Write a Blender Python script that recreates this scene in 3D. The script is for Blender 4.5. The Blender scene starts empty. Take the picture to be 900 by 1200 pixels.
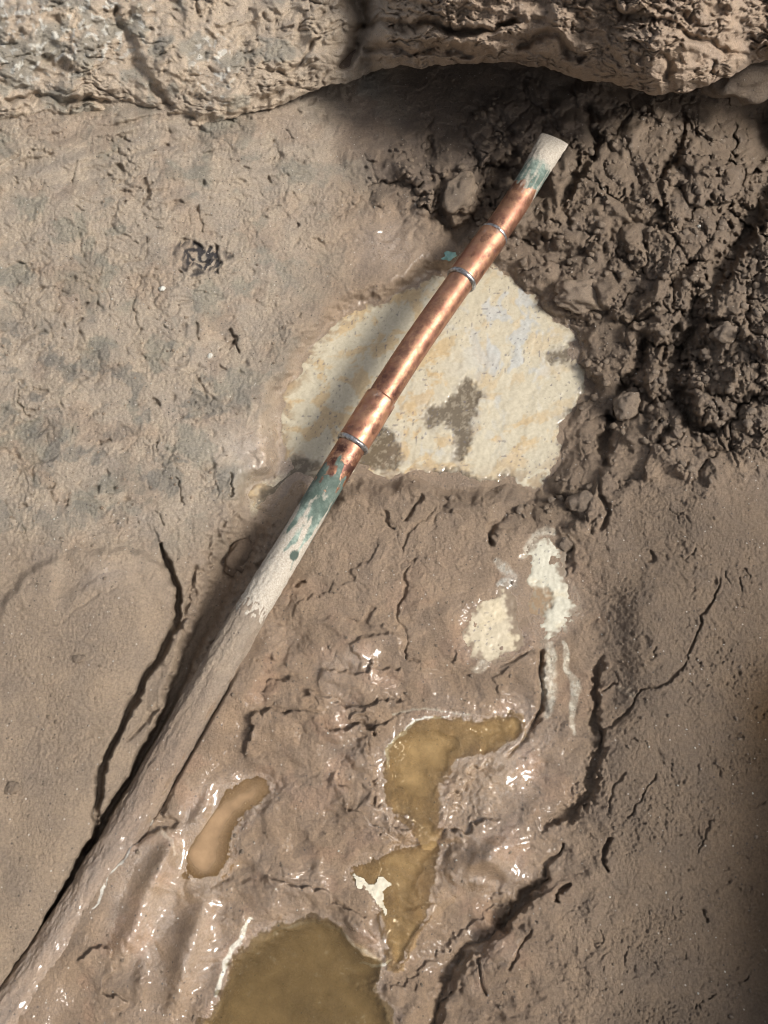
import bpy, bmesh, math, random
import numpy as np
from mathutils import Vector, Matrix

sc = bpy.context.scene
rng = np.random.default_rng(7)
random.seed(7)

# ------------------------------------------------------------------ camera, sky, sun, exposure
H = 0.52                      # camera height over the mud, metres
TILT = math.radians(20)       # leans forward from straight down
TV = 18.0 / 26.0              # tan of half the vertical field
D = H * math.tan(TILT)
cam_data = bpy.data.cameras.new('camera')
cam = bpy.data.objects.new('camera', cam_data)
sc.collection.objects.link(cam)
cam.location = (0, -D, H)
cam.rotation_euler = (TILT, 0, 0)
cam_data.sensor_fit = 'VERTICAL'
cam_data.sensor_height = 36
cam_data.lens = 26
cam_data.clip_start = 0.01
cam_data.clip_end = 200
sc.camera = cam

SUN_EL = math.radians(45)
SUN_AZ = math.radians(-16)      # direction the light comes FROM, counted from +X towards +Y
world = bpy.data.worlds.new('World')
sc.world = world
world.use_nodes = True
wn = world.node_tree
sky = wn.nodes.new('ShaderNodeTexSky')
sky.sky_type = 'NISHITA'
sky.sun_disc = False
sky.sun_elevation = SUN_EL
sky.sun_rotation = math.pi / 2 - SUN_AZ
sky.dust_density = 4.0
sky.air_density = 1.0
hs = wn.nodes.new('ShaderNodeHueSaturation')      # thin cloud: the sky is nearly white
hs.inputs['Saturation'].default_value = 0.4
wn.links.new(sky.outputs[0], hs.inputs['Color'])
wn.links.new(hs.outputs[0], wn.nodes['Background'].inputs[0])
wn.nodes['Background'].inputs[1].default_value = 0.10
sun_data = bpy.data.lights.new('sun', 'SUN')
sun_data.energy = 2.7
sun_data.angle = math.radians(15)
sun_data.color = (1.0, 0.965, 0.915)
sun = bpy.data.objects.new('sun', sun_data)
sc.collection.objects.link(sun)
sdir = Vector((math.cos(SUN_EL) * math.cos(SUN_AZ), math.cos(SUN_EL) * math.sin(SUN_AZ), math.sin(SUN_EL)))
sun.rotation_euler = sdir.to_track_quat('Z', 'Y').to_euler()
sc.view_settings.view_transform = 'Standard'
sc.view_settings.look = 'None'
sc.view_settings.gamma = 1
sc.view_settings.exposure = 0.62
sc.cycles.filter_width = 1.0

# ------------------------------------------------------------------ helpers
def place(u, v, z):
    """world point at height z (m) seen in direction (u, v); works on arrays"""
    u = np.asarray(u, dtype=np.float64); v = np.asarray(v, dtype=np.float64); z = np.asarray(z, dtype=np.float64)
    xc = (u - 450) / 600 * TV
    yc = (600 - v) / 600 * TV
    dy = yc * math.cos(TILT) + math.sin(TILT)
    dz = yc * math.sin(TILT) - math.cos(TILT)
    t = (z - H) / dz
    return xc * t, -D + dy * t, H + dz * t

_G = {}
def perlin(x, y, seed=0):
    if seed not in _G:
        r = np.random.default_rng(1000 + seed)
        a = r.random((256, 256)) * 2 * np.pi
        _G[seed] = (np.cos(a).astype(np.float32).ravel(), np.sin(a).astype(np.float32).ravel())
    gx, gy = _G[seed]
    x = np.asarray(x, np.float32); y = np.asarray(y, np.float32)
    xf = np.floor(x); yf = np.floor(y)
    xi = xf.astype(np.int32) & 255; yi = yf.astype(np.int32) & 255
    fx = x - xf; fy = y - yf
    ux = fx * fx * fx * (fx * (fx * 6 - 15) + 10)
    uy = fy * fy * fy * (fy * (fy * 6 - 15) + 10)
    x1 = (xi + 1) & 255; y1 = (yi + 1) & 255
    i00 = yi * 256 + xi; i10 = yi * 256 + x1; i01 = y1 * 256 + xi; i11 = y1 * 256 + x1
    n00 = gx[i00] * fx + gy[i00] * fy
    n10 = gx[i10] * (fx - 1) + gy[i10] * fy
    n01 = gx[i01] * fx + gy[i01] * (fy - 1)
    n11 = gx[i11] * (fx - 1) + gy[i11] * (fy - 1)
    a = n00 + ux * (n10 - n00)
    b = n01 + ux * (n11 - n01)
    return (a + uy * (b - a)) * 1.5

def fbm(x, y, octs=4, seed=0, gain=0.5):
    s = 0; a = 1.0
    for i in range(octs):
        s = s + a * perlin(x * 2 ** i + 17.3 * i, y * 2 ** i - 9.1 * i, seed + i)
        a *= gain
    return s

def worley(x, y, seed=0):
    r = np.random.default_rng(5000 + seed)
    jx = r.random((128, 128)).astype(np.float32); jy = r.random((128, 128)).astype(np.float32)
    jh = r.random((128, 128)).astype(np.float32)
    xi = np.floor(x).astype(np.int32); yi = np.floor(y).astype(np.int32)
    f1 = np.full(x.shape, 9, np.float32); f2 = f1.copy(); hh = np.zeros_like(f1)
    for dy in (-1, 0, 1):
        for dx in (-1, 0, 1):
            cx = xi + dx; cy = yi + dy
            a = jx[cy & 127, cx & 127] + cx; b = jy[cy & 127, cx & 127] + cy
            d = np.sqrt((x - a) ** 2 + (y - b) ** 2)
            near = d < f1
            f2 = np.where(near, f1, np.minimum(f2, d))
            hh = np.where(near, jh[cy & 127, cx & 127], hh)
            f1 = np.where(near, d, f1)
    return f1, f2, hh

def chunks(x, y, seed):
    """broken clods: every cell has its own height and its own tilt, with soft shoulders and gaps"""
    r = np.random.default_rng(7000 + seed)
    T = [r.random((128, 128)).astype(np.float32) for _ in range(5)]
    xi = np.floor(x).astype(np.int32); yi = np.floor(y).astype(np.int32)
    f1 = np.full(x.shape, 9, np.float32); f2 = f1.copy(); hh = np.zeros_like(f1)
    for dy in (-1, 0, 1):
        for dx in (-1, 0, 1):
            a_ = (yi + dy) & 127; b_ = (xi + dx) & 127
            ex = x - (T[0][a_, b_] + xi + dx); ey = y - (T[1][a_, b_] + yi + dy)
            d = np.sqrt(ex * ex + ey * ey)
            near = d < f1
            f2 = np.where(near, f1, np.minimum(f2, d))
            hh = np.where(near, T[2][a_, b_] - .5 + (T[3][a_, b_] - .5) * 1.5 * ex + (T[4][a_, b_] - .5) * 1.5 * ey, hh)
            f1 = np.where(near, d, f1)
    e = f2 - f1
    return hh + 0.6 * (1 - np.exp(-e / 0.22)) - 0.22 * np.exp(-(e / 0.05) ** 2)

def ss(a, b, x):
    t = np.clip((x - a) / (b - a), 0, 1)
    return t * t * (3 - 2 * t)

def smooth_line(pts, closed=False, n=4):
    p = np.array(pts, float)
    out = []
    N = len(p)
    rngi = range(N) if closed else range(N - 1)
    for i in rngi:
        if closed:
            a, b, c, d = p[(i - 1) % N], p[i], p[(i + 1) % N], p[(i + 2) % N]
        else:
            a, b, c, d = p[max(i - 1, 0)], p[i], p[i + 1], p[min(i + 2, N - 1)]
        for k in range(n):
            t = k / n
            out.append(0.5 * ((2 * b) + (-a + c) * t + (2 * a - 5 * b + 4 * c - d) * t * t + (-a + 3 * b - 3 * c + d) * t ** 3))
    if not closed:
        out.append(p[-1])
    return np.array(out)

def line_field(U, V, pts, pad, closed=False):
    """distance, side sign and position 0..1 along a line; only inside its padded box.
    extra columns of pts (width...) are interpolated too"""
    L = smooth_line(pts, closed)
    if closed:
        L = np.vstack([L, L[:1]])
    x0, y0 = L[:, 0].min() - pad, L[:, 1].min() - pad
    x1, y1 = L[:, 0].max() + pad, L[:, 1].max() + pad
    idx = np.nonzero((U >= x0) & (U <= x1) & (V >= y0) & (V <= y1))
    u = U[idx]; v = V[idx]
    best = np.full(u.shape, 1e9, np.float32); side = np.zeros_like(best); w = np.zeros_like(best); tt = np.zeros_like(best)
    inside = np.zeros(u.shape, bool)
    nseg = len(L) - 1
    for i in range(nseg):
        a = L[i]; b = L[i + 1]
        dx, dy = b[0] - a[0], b[1] - a[1]
        ll = dx * dx + dy * dy + 1e-9
        t = np.clip(((u - a[0]) * dx + (v - a[1]) * dy) / ll, 0, 1)
        ex = u - (a[0] + t * dx); ey = v - (a[1] + t * dy)
        d = ex * ex + ey * ey
        m = d < best
        best = np.where(m, d, best)
        side = np.where(m, np.sign(dx * (v - a[1]) - dy * (u - a[0])), side)
        tt = np.where(m, (i + t) / nseg, tt)
        if L.shape[1] > 2:
            w = np.where(m, a[2] + t * (b[2] - a[2]), w)
        if closed:
            if abs(dy) > 1e-9:
                c = ((a[1] > v) != (b[1] > v)) & (u < dx * (v - a[1]) / dy + a[0])
                inside ^= c
    best = np.sqrt(best)
    return idx, best, side, tt, w, inside

def sdf(U, V, pts, pad):
    out = np.full(U.shape, pad * 1.0, np.float32)
    idx, d, s, t, w, ins = line_field(U, V, pts, pad, True)
    out[idx] = np.where(ins, -d, np.minimum(d, pad))
    return out

def blob(U, V, u, v, ru, rv=None, ang=0):
    rv = rv or ru
    c, s = math.cos(math.radians(ang)), math.sin(math.radians(ang))
    a = ((U - u) * c + (V - v) * s) / ru
    b = (-(U - u) * s + (V - v) * c) / rv
    return np.exp(-(a * a + b * b))

def grid_mesh(name, X, Y, Z, keep=None, attrs=None, mat=None, flip=False):
    ny, nx = X.shape
    co = np.empty((ny * nx, 3), np.float32)
    co[:, 0] = X.ravel(); co[:, 1] = Y.ravel(); co[:, 2] = Z.ravel()
    i = np.arange(ny * nx, dtype=np.int32).reshape(ny, nx)
    q = np.stack([i[1:, :-1], i[1:, 1:], i[:-1, 1:], i[:-1, :-1]], -1)
    if flip:
        q = q[..., ::-1]
    if keep is not None:
        kc = keep[1:, :-1] & keep[1:, 1:] & keep[:-1, 1:] & keep[:-1, :-1]
        q = q[kc]
    q = q.reshape(-1, 4)
    used = None
    if keep is not None:
        used = np.zeros(ny * nx, bool); used[q.ravel()] = True
        remap = np.cumsum(used) - 1
        q = remap[q].astype(np.int32); co = co[used]
    me = bpy.data.meshes.new(name)
    me.vertices.add(len(co)); me.vertices.foreach_set('co', co.ravel())
    me.loops.add(q.size); me.loops.foreach_set('vertex_index', q.ravel())
    me.polygons.add(len(q))
    me.polygons.foreach_set('loop_start', np.arange(0, q.size, 4, dtype=np.int32))
    me.polygons.foreach_set('use_smooth', np.ones(len(q), bool))
    me.update(calc_edges=True)
    for k, arr in (attrs or {}).items():
        a = arr.reshape(ny * nx, -1)
        if used is not None:
            a = a[used]
        if a.shape[1] == 1:
            at = me.attributes.new(k, 'FLOAT', 'POINT'); at.data.foreach_set('value', a.astype(np.float32).ravel())
        else:
            at = me.attributes.new(k, 'FLOAT_COLOR', 'POINT'); at.data.foreach_set('color', a.astype(np.float32).ravel())
    if mat:
        me.materials.append(mat)
    o = bpy.data.objects.new(name, me)
    sc.collection.objects.link(o)
    return o

def tag(o, label=None, cat=None, group=None, kind=None):
    if label: o['label'] = label
    if cat: o['category'] = cat
    if group: o['group'] = group
    if kind: o['kind'] = kind
    return o

# ------------------------------------------------------------------ materials
class Mat:
    def __init__(s, name):
        s.m = bpy.data.materials.new(name); s.m.use_nodes = True
        s.t = s.m.node_tree; s.b = s.t.nodes['Principled BSDF']; s.out = s.t.nodes['Material Output']
    def n(s, kind, **kw):
        x = s.t.nodes.new(kind)
        for k, v in kw.items():
            if k in x.inputs: x.inputs[k].default_value = v
            else: setattr(x, k, v)
        return x
    def l(s, a, b): s.t.links.new(a, b)
    def attr(s, name):
        x = s.n('ShaderNodeAttribute'); x.attribute_name = name; return x
    def noise(s, scale, detail=4, rough=0.55, co=None):
        x = s.n('ShaderNodeTexNoise'); x.inputs['Scale'].default_value = scale
        x.inputs['Detail'].default_value = detail; x.inputs['Roughness'].default_value = rough
        if co is None:
            if not hasattr(s, 'tc'): s.tc = s.n('ShaderNodeTexCoord')
            co = s.tc.outputs['Object']
        s.l(co, x.inputs['Vector'])
        return x.outputs['Fac']
    def rng(s, v, a, b, c, d, clamp=True):
        x = s.n('ShaderNodeMapRange'); x.clamp = clamp
        for i, q in enumerate((a, b, c, d)): x.inputs[i + 1].default_value = q
        s.l(v, x.inputs[0]); return x.outputs[0]
    def math(s, op, a, b=None):
        x = s.n('ShaderNodeMath'); x.operation = op
        for i, q in enumerate((a, b)):
            if q is None: continue
            if isinstance(q, (int, float)): x.inputs[i].default_value = q
            else: s.l(q, x.inputs[i])
        return x.outputs[0]
    def mix(s, f, a, b, blend='MIX'):
        x = s.n('ShaderNodeMix'); x.data_type = 'RGBA'; x.blend_type = blend
        for i, q in ((0, f), (6, a), (7, b)):
            if isinstance(q, (int, float)): x.inputs[i].default_value = q
            elif isinstance(q, tuple): x.inputs[i].default_value = (*q, 1) if len(q) == 3 else q
            else: s.l(q, x.inputs[i])
        return x.outputs[2]
    def bump(s, h, strength, dist):
        x = s.n('ShaderNodeBump'); x.inputs['Strength'].default_value = strength; x.inputs['Distance'].default_value = dist
        s.l(h, x.inputs['Height']); return x.outputs[0]

def mud_material(name, use_attr=True, col=(0.25, 0.19, 0.145), wet=0.3):
    M = Mat(name)
    if use_attr:
        a = M.attr('albedo'); base = a.outputs['Color']; wetv = a.outputs['Alpha']
    else:
        base = None; wetv = None
    big = M.noise(45, 5, 0.6)
    grain = M.noise(620, 6, 0.75)
    tint = M.mix(M.rng(big, 0.3, 0.7, 0, 1), (0.86, 0.87, 0.9), (1.12, 1.1, 1.06))
    c = M.mix(1.0, base if use_attr else col, tint, 'MULTIPLY')
    c = M.mix(1.0, c, M.mix(M.rng(grain, 0.3, 0.72, 0, 1), (0.70, 0.69, 0.67), (1.28, 1.28, 1.28)), 'MULTIPLY')
    # a few dark and pale mineral grains
    sp = M.n('ShaderNodeTexVoronoi'); sp.inputs['Scale'].default_value = 330
    M.l(M.tc.outputs['Object'], sp.inputs['Vector'])
    seed = M.n('ShaderNodeSeparateColor'); M.l(sp.outputs['Color'], seed.inputs[0])
    dot = M.math('MULTIPLY', M.rng(sp.outputs['Distance'], 0.16, 0.26, 1, 0), M.rng(seed.outputs[0], 0.90, 0.92, 0, 1))
    c = M.mix(M.math('MULTIPLY', dot, 0.7), c, (0.06, 0.05, 0.045))
    dot2 = M.math('MULTIPLY', M.rng(sp.outputs['Distance'], 0.14, 0.24, 1, 0), M.rng(seed.outputs[1], 0.93, 0.95, 0, 1))
    c = M.mix(M.math('MULTIPLY', dot2, 0.65), c, (0.6, 0.55, 0.48))
    M.l(c, M.b.inputs['Base Color'])
    rn = M.noise(300, 4, 0.6)
    if use_attr:
        r = M.rng(wetv, 0, 1, 0.74, 0.13)
        r = M.math('ADD', r, M.rng(rn, 0.3, 0.7, -0.09, 0.12))
        M.l(M.math('MAXIMUM', r, 0.07), M.b.inputs['Roughness'])
        M.l(M.rng(wetv, 0, 1, 0.35, 0.75), M.b.inputs['Specular IOR Level'])
    else:
        M.b.inputs['Roughness'].default_value = 0.74 - 0.5 * wet
    bn = M.noise(1500, 3, 0.65)
    bn2 = M.noise(480, 6, 0.72)
    hsum = M.math('ADD', M.math('MULTIPLY', bn, 0.5), bn2)
    x = M.n('ShaderNodeBump'); x.inputs['Distance'].default_value = 0.0027
    M.l(hsum, x.inputs['Height']); M.l(x.outputs[0], M.b.inputs['Normal'])
    if use_attr:      # a film of water lies over the wet mud
        M.l(M.rng(wetv, 0.1, 1, 0.95, 0.5), x.inputs['Strength'])
        M.l(M.rng(wetv, 0.35, 0.9, 0.0, 0.9), M.b.inputs['Coat Weight'])
    else:
        x.inputs['Strength'].default_value = 0.8
        M.b.inputs['Coat Weight'].default_value = max(0, wet - .4)
    M.b.inputs['Coat Roughness'].default_value = 0.10
    M.l(M.bump(M.noise(150, 3, .5), 0.14, 0.0014), M.b.inputs['Coat Normal'])
    return M.m

MUD = mud_material('mud')

# ------------------------------------------------------------------ the pipe's line (needed by the ground too)
PIPE = np.array([  # u, v, centre height mm
    (650, 163, 36), (598, 248, 27), (545, 322, 23), (480, 415, 19), (416, 516, 14), (372, 588, 9), (332, 655, 5), (291, 722, 2),
    (252, 792, -1), (212, 862, -5), (168, 940, -10), (120, 1020, -13), (72, 1096, -14), (20, 1175, -12), (-50, 1290, -10), (-160, 1470, -18)], float)

# ------------------------------------------------------------------ ground heights
def axis(a0, a1, step, lo, hi, n):
    core = np.arange(a0, a1 + step * .5, step)
    g = (np.linspace(0, 1, n + 1)[1:]) ** 1.9
    left = a0 - (a0 - lo) * g[::-1]; right = core[-1] + (hi - core[-1]) * g
    return np.concatenate([left, core, right])
ua = axis(-12, 912, 1.13, -700, 1500, 46)
va = axis(40, 1212, 1.13, -500, 1900, 46)
U, V = np.meshgrid(ua.astype(np.float32), va.astype(np.float32))
infr = ss(-90, -15, U) * ss(990, 915, U) * ss(-60, 0, V) * ss(1290, 1215, V)   # 1 where the fine grid is

def macro(U, V):
    K = np.array([
        (60, 200, 26), (180, 190, 24), (300, 180, 20), (380, 160, 10), (60, 330, 20), (180, 330, 15), (290, 300, 8), (360, 250, 2),
        (60, 480, 15), (180, 470, 11), (270, 500, 4), (60, 620, 12), (160, 600, 9), (240, 600, 3), (60, 760, 12), (120, 720, 12),
        (60, 900, 9), (20, 1050, 6), (-60, 900, 14), (-60, 400, 26), (-40, 1200, 6), (70, 1000, 6),
        (420, 130, -8), (520, 130, -14), (620, 110, -14), (740, 110, -18), (860, 130, -34), (470, 220, -3), (560, 200, -3), (640, 260, -4),
        (720, 210, 4), (800, 210, 4), (880, 260, -8), (740, 310, -3), (690, 400, -16), (690, 350, -10), (700, 460, -17), (820, 330, 10), (720, 420, -6), (800, 400, 4), (880, 380, 22), (860, 470, 20),
        (700, 500, -9), (780, 520, 12), (400, 320, -8), (440, 300, -8), (330, 400, -4), (300, 480, -2), (520, 430, -25), (600, 450, -25),
        (420, 470, -25), (650, 560, -10), (720, 600, 8), (860, 620, 18), (800, 760, 15), (880, 900, 16), (760, 900, 13), (860, 1080, 12),
        (740, 1050, 10), (740, 1180, 9), (860, 1200, 12), (400, 620, -3), (480, 610, -2), (560, 620, -3), (420, 690, 0), (500, 700, 0), (570, 660, -3),
        (640, 700, -7), (660, 790, -4), (360, 760, 0), (430, 780, 1), (520, 790, 0), (590, 810, -1), (330, 860, -2), (400, 880, -1),
        (500, 890, -9), (600, 900, -2), (650, 880, -1), (370, 960, -3), (280, 900, -4), (250, 1000, -8), (330, 1030, -5), (420, 960, -4), (560, 960, -2),
        (620, 1000, 0), (560, 1020, -3), (480, 1040, -9), (410, 1060, -5), (350, 1130, -13), (250, 1100, -8), (190, 1060, -8), (150, 1130, -8), (520, 1120, -7),
        (590, 1150, -6), (500, 1190, -8), (640, 1090, 6), (640, 1180, 7), (120, 1190, -9), (230, 760, -2), (280, 680, -8), (200, 1190, -10)], float)
    num = 0; den = 1e-9
    for (a, b, h) in K:
        w = np.exp(-((U - a) ** 2 + (V - b) ** 2) / (2 * 42.0 ** 2)) + 1e-6 / (1 + ((U - a) ** 2 + (V - b) ** 2) / 1e4)
        num = num + w * h; den = den + w
    return num / den
us = np.linspace(-700, 1500, 300); vs = np.linspace(-500, 1900, 330)
Us, Vs = np.meshgrid(us, vs)
Ms = macro(Us, Vs)
def bilerp(A, U, V):
    x = (U - us[0]) / (us[1] - us[0]); y = (V - vs[0]) / (vs[1] - vs[0])
    xi = np.clip(x.astype(int), 0, len(us) - 2); yi = np.clip(y.astype(int), 0, len(vs) - 2)
    fx = x - xi; fy = y - yi
    return (A[yi, xi] * (1 - fx) + A[yi, xi + 1] * fx) * (1 - fy) + (A[yi + 1, xi] * (1 - fx) + A[yi + 1, xi + 1] * fx) * fy
h = bilerp(Ms, U, V).astype(np.float32)

# the warped coordinates give every outline a torn, natural run
wu = 7 * perlin(U / 37, V / 37, 1) + 3.2 * perlin(U / 13, V / 13, 2) + 1.2 * perlin(U / 5, V / 5, 3)
wv = 7 * perlin(U / 37, V / 37, 4) + 3.2 * perlin(U / 13, V / 13, 5) + 1.2 * perlin(U / 5, V / 5, 6)
Uw = U + wu; Vw = V + wv
Uh = U + 0.45 * wu; Vh = V + 0.45 * wv

def fine_warp(U, V):
    return (2.5 * perlin(U / 37, V / 37, 1) + 3.2 * perlin(U / 14, V / 14, 2) + 1.7 * perlin(U / 5.5, V / 5.5, 3),
            2.5 * perlin(U / 37, V / 37, 4) + 3.2 * perlin(U / 14, V / 14, 5) + 1.7 * perlin(U / 5.5, V / 5.5, 6))
fwu, fwv = fine_warp(U, V)

# where the mud has which character
crumb0 = .45 * blob(U, V, 540, 590, 90, 22)
crumb = np.clip(crumb0 + 1.1 * ss(0.12, 0.85, 0.22 * perlin(U / 30, V / 30, 19) + blob(U, V, 770, 260, 175, 175) + blob(U, V, 800, 430, 130, 110) + blob(U, V, 590, 190, 100, 80) * .6
        + .6 * blob(U, V, 650, 590, 70, 45) + blob(U, V, 880, 350, 90, 120) + 0.45 * blob(U, V, 460, 220, 80, 60)), 0, 1)
pipe_u = np.interp(V, PIPE[:, 1], PIPE[:, 0]); rightside = ss(-10, 25, U - pipe_u)
wetreg = rightside * ss(590, 800, V) * (1 - ss(630, 720, U + 0.15 * (V - 900)))
leftreg = (1 - ss(250, 420, U + 0.35 * (V - 400))) * (1 - ss(560, 700, V))
plainR = ss(670, 760, U) * ss(520, 620, V)
plainL = (1 - ss(170, 260, U)) * ss(600, 700, V)

patch1 = ss(-0.15, 0.45, fbm(U / 90, V / 90, 3, 20))
patch2 = ss(-0.1, 0.5, fbm(U / 55, V / 55, 3, 24))
def ridged(x, y, seed):
    return 1 - np.minimum(np.abs(perlin(x, y, seed)) * 3.2, 1)
relief = (2.6 * fbm(U / 95, V / 95, 3, 30) + 1.5 * fbm(Uw / 30, Vw / 30, 3, 34)) + wetreg * (3.4 * perlin((U + .5 * V) / 62, (V - .5 * U) / 34, 36) + 1.3 * perlin((Uw + .4 * Vw) / 26, (Vw - .4 * Uw) / 15, 37))
relief *= (1 - 0.55 * plainR) * (1 - 0.5 * plainL)
creases = ridged(Uw / 46, Vw / 30, 40) ** 5 * patch1 * 2.6 + ridged(Uw / 19, Vw / 15, 41) ** 4 * patch2 * 1.5
cre_amt = 0.30 + 0.65 * leftreg - 0.12 * wetreg + 0.15 * crumb
cre_amt = cre_amt * (1 - 0.6 * plainR) * (1 - 0.55 * plainL)
pits = np.clip(perlin(Uw / 11, Vw / 11, 44) - 0.42, 0, 1) * 8 * (0.35 + patch2) * (0.25 + 0.9 * leftreg + 0.8 * crumb + 0.15 * plainR)
slick = np.clip(blob(U, V, 172, 1050, 32, 75, 12) + blob(U, V, 226, 1110, 26, 60, 8) + blob(U, V, 572, 1016, 36, 30) + blob(U, V, 238, 945, 22, 36, 30) + blob(U, V, 600, 900, 24, 20) + .8 * blob(U, V, 462, 288, 34, 30) + .7 * blob(U, V, 292, 530, 34, 26) + .6 * blob(U, V, 120, 672, 40, 14, -12) + .6 * blob(U, V, 440, 760, 60, 14, -25) + blob(U, V, 425, 1100, 26, 18), 0, 1)
gamt = 1.0 * infr * (1 - 0.45 * wetreg) * (1 - .5 * slick)
grain = 0.36 * perlin(Uw / 6.1, Vw / 6.1, 50) + 0.34 * perlin(U / 3.3, V / 3.3, 51) + 0.24 * perlin(U / 2.3, V / 2.3, 52)
grain = grain * (0.7 + 0.6 * patch1) * (1 + 0.9 * leftreg + .4 * plainR + 0.8 * crumb)
smear = perlin((Uw + 0.5 * Vw) / 26, (Vw - 0.8 * Uw) / 7, 54) * 0.8 + perlin((U + Vw) / 13, (V - Uw) / 4, 55) * 0.4
h += relief * (0.35 + 0.65 * infr)
h -= (creases * cre_amt + pits) * infr
h += grain * gamt + smear * 0.55 * infr * (0.5 + 0.5 * patch2) * (1 - crumb)

# mud closed up against the buried stretch of the pipe
idx, dd, s_, t_, w_, _ = line_field(U, V, [(p[0], p[1], p[2]) for p in PIPE], 70)
kb = ss(735, 830, V[idx]) * ss(66, 30, dd)
h[idx] = h[idx] * (1 - kb) + kb * (w_ + 8.0 + 2.2 * ss(880, 1000, V[idx]) + np.where(s_ > 0, 3.0, -1.0) * ss(10, 40, dd) + 0.5 * relief[idx] + .6 * grain[idx])

# crumbled slope: clods at several sizes with deep gaps
def clods(size, seed, amp, gap):
    f1, f2, hh = worley(Uw / size + 3, Vw / size + 5, seed)
    top = np.sqrt(np.clip(1 - (f1 * 1.15) ** 2, 0, 1))
    return amp * (top - 0.5) * (0.4 + hh) - gap * np.exp(-((f2 - f1) / 0.10) ** 2)
cu = Uw + 5 * perlin(U / 9, V / 9, 7); cv = Vw + 5 * perlin(U / 9, V / 9, 8)
cl = 9 * chunks(cu / 62, cv / 52, 1) + 4.6 * chunks(cu / 27, cv / 25, 2) * ss(-.45, .25, perlin(U / 33, V / 33, 12)) + 2.1 * chunks(cu / 12, cv / 12, 3) * ss(-.3, .3, perlin(U / 26, V / 26, 13)) + 0.8 * chunks(cu / 6, cv / 6, 4) + 3.5 * fbm(Uw / 36, Vw / 30, 4, 14)
cl += 6 * ss(0.1, 0.5, perlin(Uw / 42, Vw / 42, 61)) - 5 * ridged(Uw / 70 + .13 * Vw / 30, Vw / 95, 62) ** 5
h += cl * crumb * infr
fine_cl = 1.5 * chunks(cu / 9, cv / 7, 5) + .8 * chunks(cu / 4.6, cv / 4.6, 6)
h += fine_cl * infr * (0.5 * leftreg * patch1 + 0.12 * ss(0.1, .6, wetreg * patch2) + 0.3 * ss(0.2, 0.8, blob(U, V, 540, 920, 60, 60)))

# bedding lines under the crease of the upper left bank
lam = blob(U, V, 150, 175, 260, 55) * (1 - ss(330, 420, U))
yb = V + 0.10 * U + 22 * np.sin(U / 120.0) + 9 * perlin(U / 60, V / 60, 66)
h += lam * (6 * perlin(yb * 0 + U / 150, yb / 15, 67) + 2.6 * perlin(U / 60, yb / 7, 68)) * infr

# cracks, grooves and scarps  (u, v, half width px) depth mm, raised side, step mm, decay px
def crack(pts, depth, sharp=2.6, step=0, decay=30, pad=90, warp=0.8, ends=True, ragged=.7):
    global h
    idx, d, s, t, w, _ = line_field(U + warp * wu, V + warp * wv, pts, pad)
    fade = ss(0, 0.10, t) * ss(1, 0.90, t) if ends else 1
    nz = perlin(U[idx] / 13, V[idx] / 13, 230) + .7 * perlin(U[idx] / 5.5, V[idx] / 5.5, 231)
    w = w * np.clip(0.9 + ragged * nz, .4, 1.6)
    hh = -depth * np.exp(-np.abs(d / np.maximum(w, 0.5)) ** sharp) * fade
    if step:
        hh = hh + step * fade * np.where(s > 0, 1, 0) * np.exp(-(d / decay) ** 1.5) * ss(0, 1, d / np.maximum(w, 1))
    h[idx] += hh * (ss(pad, pad * 0.6, d))

# 1 groove on the left of the pipe
crack([(345, 530, 12), (312, 585, 22), (280, 640, 25), (256, 690, 20), (234, 742, 15), (209, 800, 10), (181, 862, 7), (143, 928, 6), (117, 972, 6), (94, 1012, 5), (64, 1065, 5), (36, 1112, 5), (0, 1168, 5), (-40, 1230, 6)], 27, 3.2, ends=False, warp=.5, ragged=.22)
# 2 outer crack round the smooth plate
crack([(188, 640, 2), (195, 662, 3), (207, 690, 4), (205, 722, 5), (196, 752, 5), (166, 805, 5), (137, 862, 4.5), (118, 908, 4), (114, 955, 4), (103, 1000, 4)], 17, 3.2, step=-3, decay=26, warp=0.6, ends=False, ragged=.3)
crack([(233, 662, 3), (224, 690, 4), (217, 712, 4), (206, 740, 4)], 7)
crack([(205, 790, 2), (180, 830, 3), (150, 875, 2)], 3)
crack([(215, 770, 2), (196, 808, 2.5), (170, 850, 2)], 3)
# smooth plate
pl = sdf(Uh, Vh, [(5, 700), (40, 662), (90, 645), (150, 642), (188, 655), (206, 690), (200, 735), (180, 775), (120, 800), (50, 790), (0, 760)], 60)
h += 6.0 * ss(2, -9, pl + 5 * perlin(U / 20, V / 20, 91)) * ss(-.9, -.2, perlin(U / 50, V / 50, 92)) * ss(755, 690, V)
crack([(95, 690, 2), (120, 672, 2), (150, 668, 2), (175, 680, 1.5)], 1.2); crack([(70, 730, 2), (110, 700, 2), (140, 690, 1.5)], 1.0)
# 3 right side cracks
crack([(705, 765, 2), (698, 800, 4), (699, 845, 4), (706, 868, 3), (696, 895, 7), (684, 935, 8), (664, 955, 6), (632, 974, 3)], 9, 2, ragged=1.0, step=-4, decay=40)
crack([(842, 676, 1.2), (828, 716, 1.6), (806, 765, 1.6), (782, 797, 1.8), (754, 808, 1.8), (742, 828, 1.6), (722, 842, 2), (703, 862, 2)], 3.0, warp=1.0)
crack([(648, 1028, 2), (625, 1045, 5), (604, 1068, 8), (585, 1090, 6)], 9, 2, ragged=1.0, step=-5, decay=30)
crack([(590, 1085, 4), (555, 1112, 7), (530, 1145, 7), (515, 1180, 6), (508, 1230, 6)], 6, 2, step=-9, decay=60, ends=False)
crack([(668, 1035, 2), (655, 1050, 3), (652, 1058, 2)], 6)
crack([(712, 980, 2), (710, 1000, 3), (716, 1022, 2)], 5)
crack([(738, 900, 1.5), (720, 930, 1.5), (715, 955, 1.5)], 2)
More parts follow.
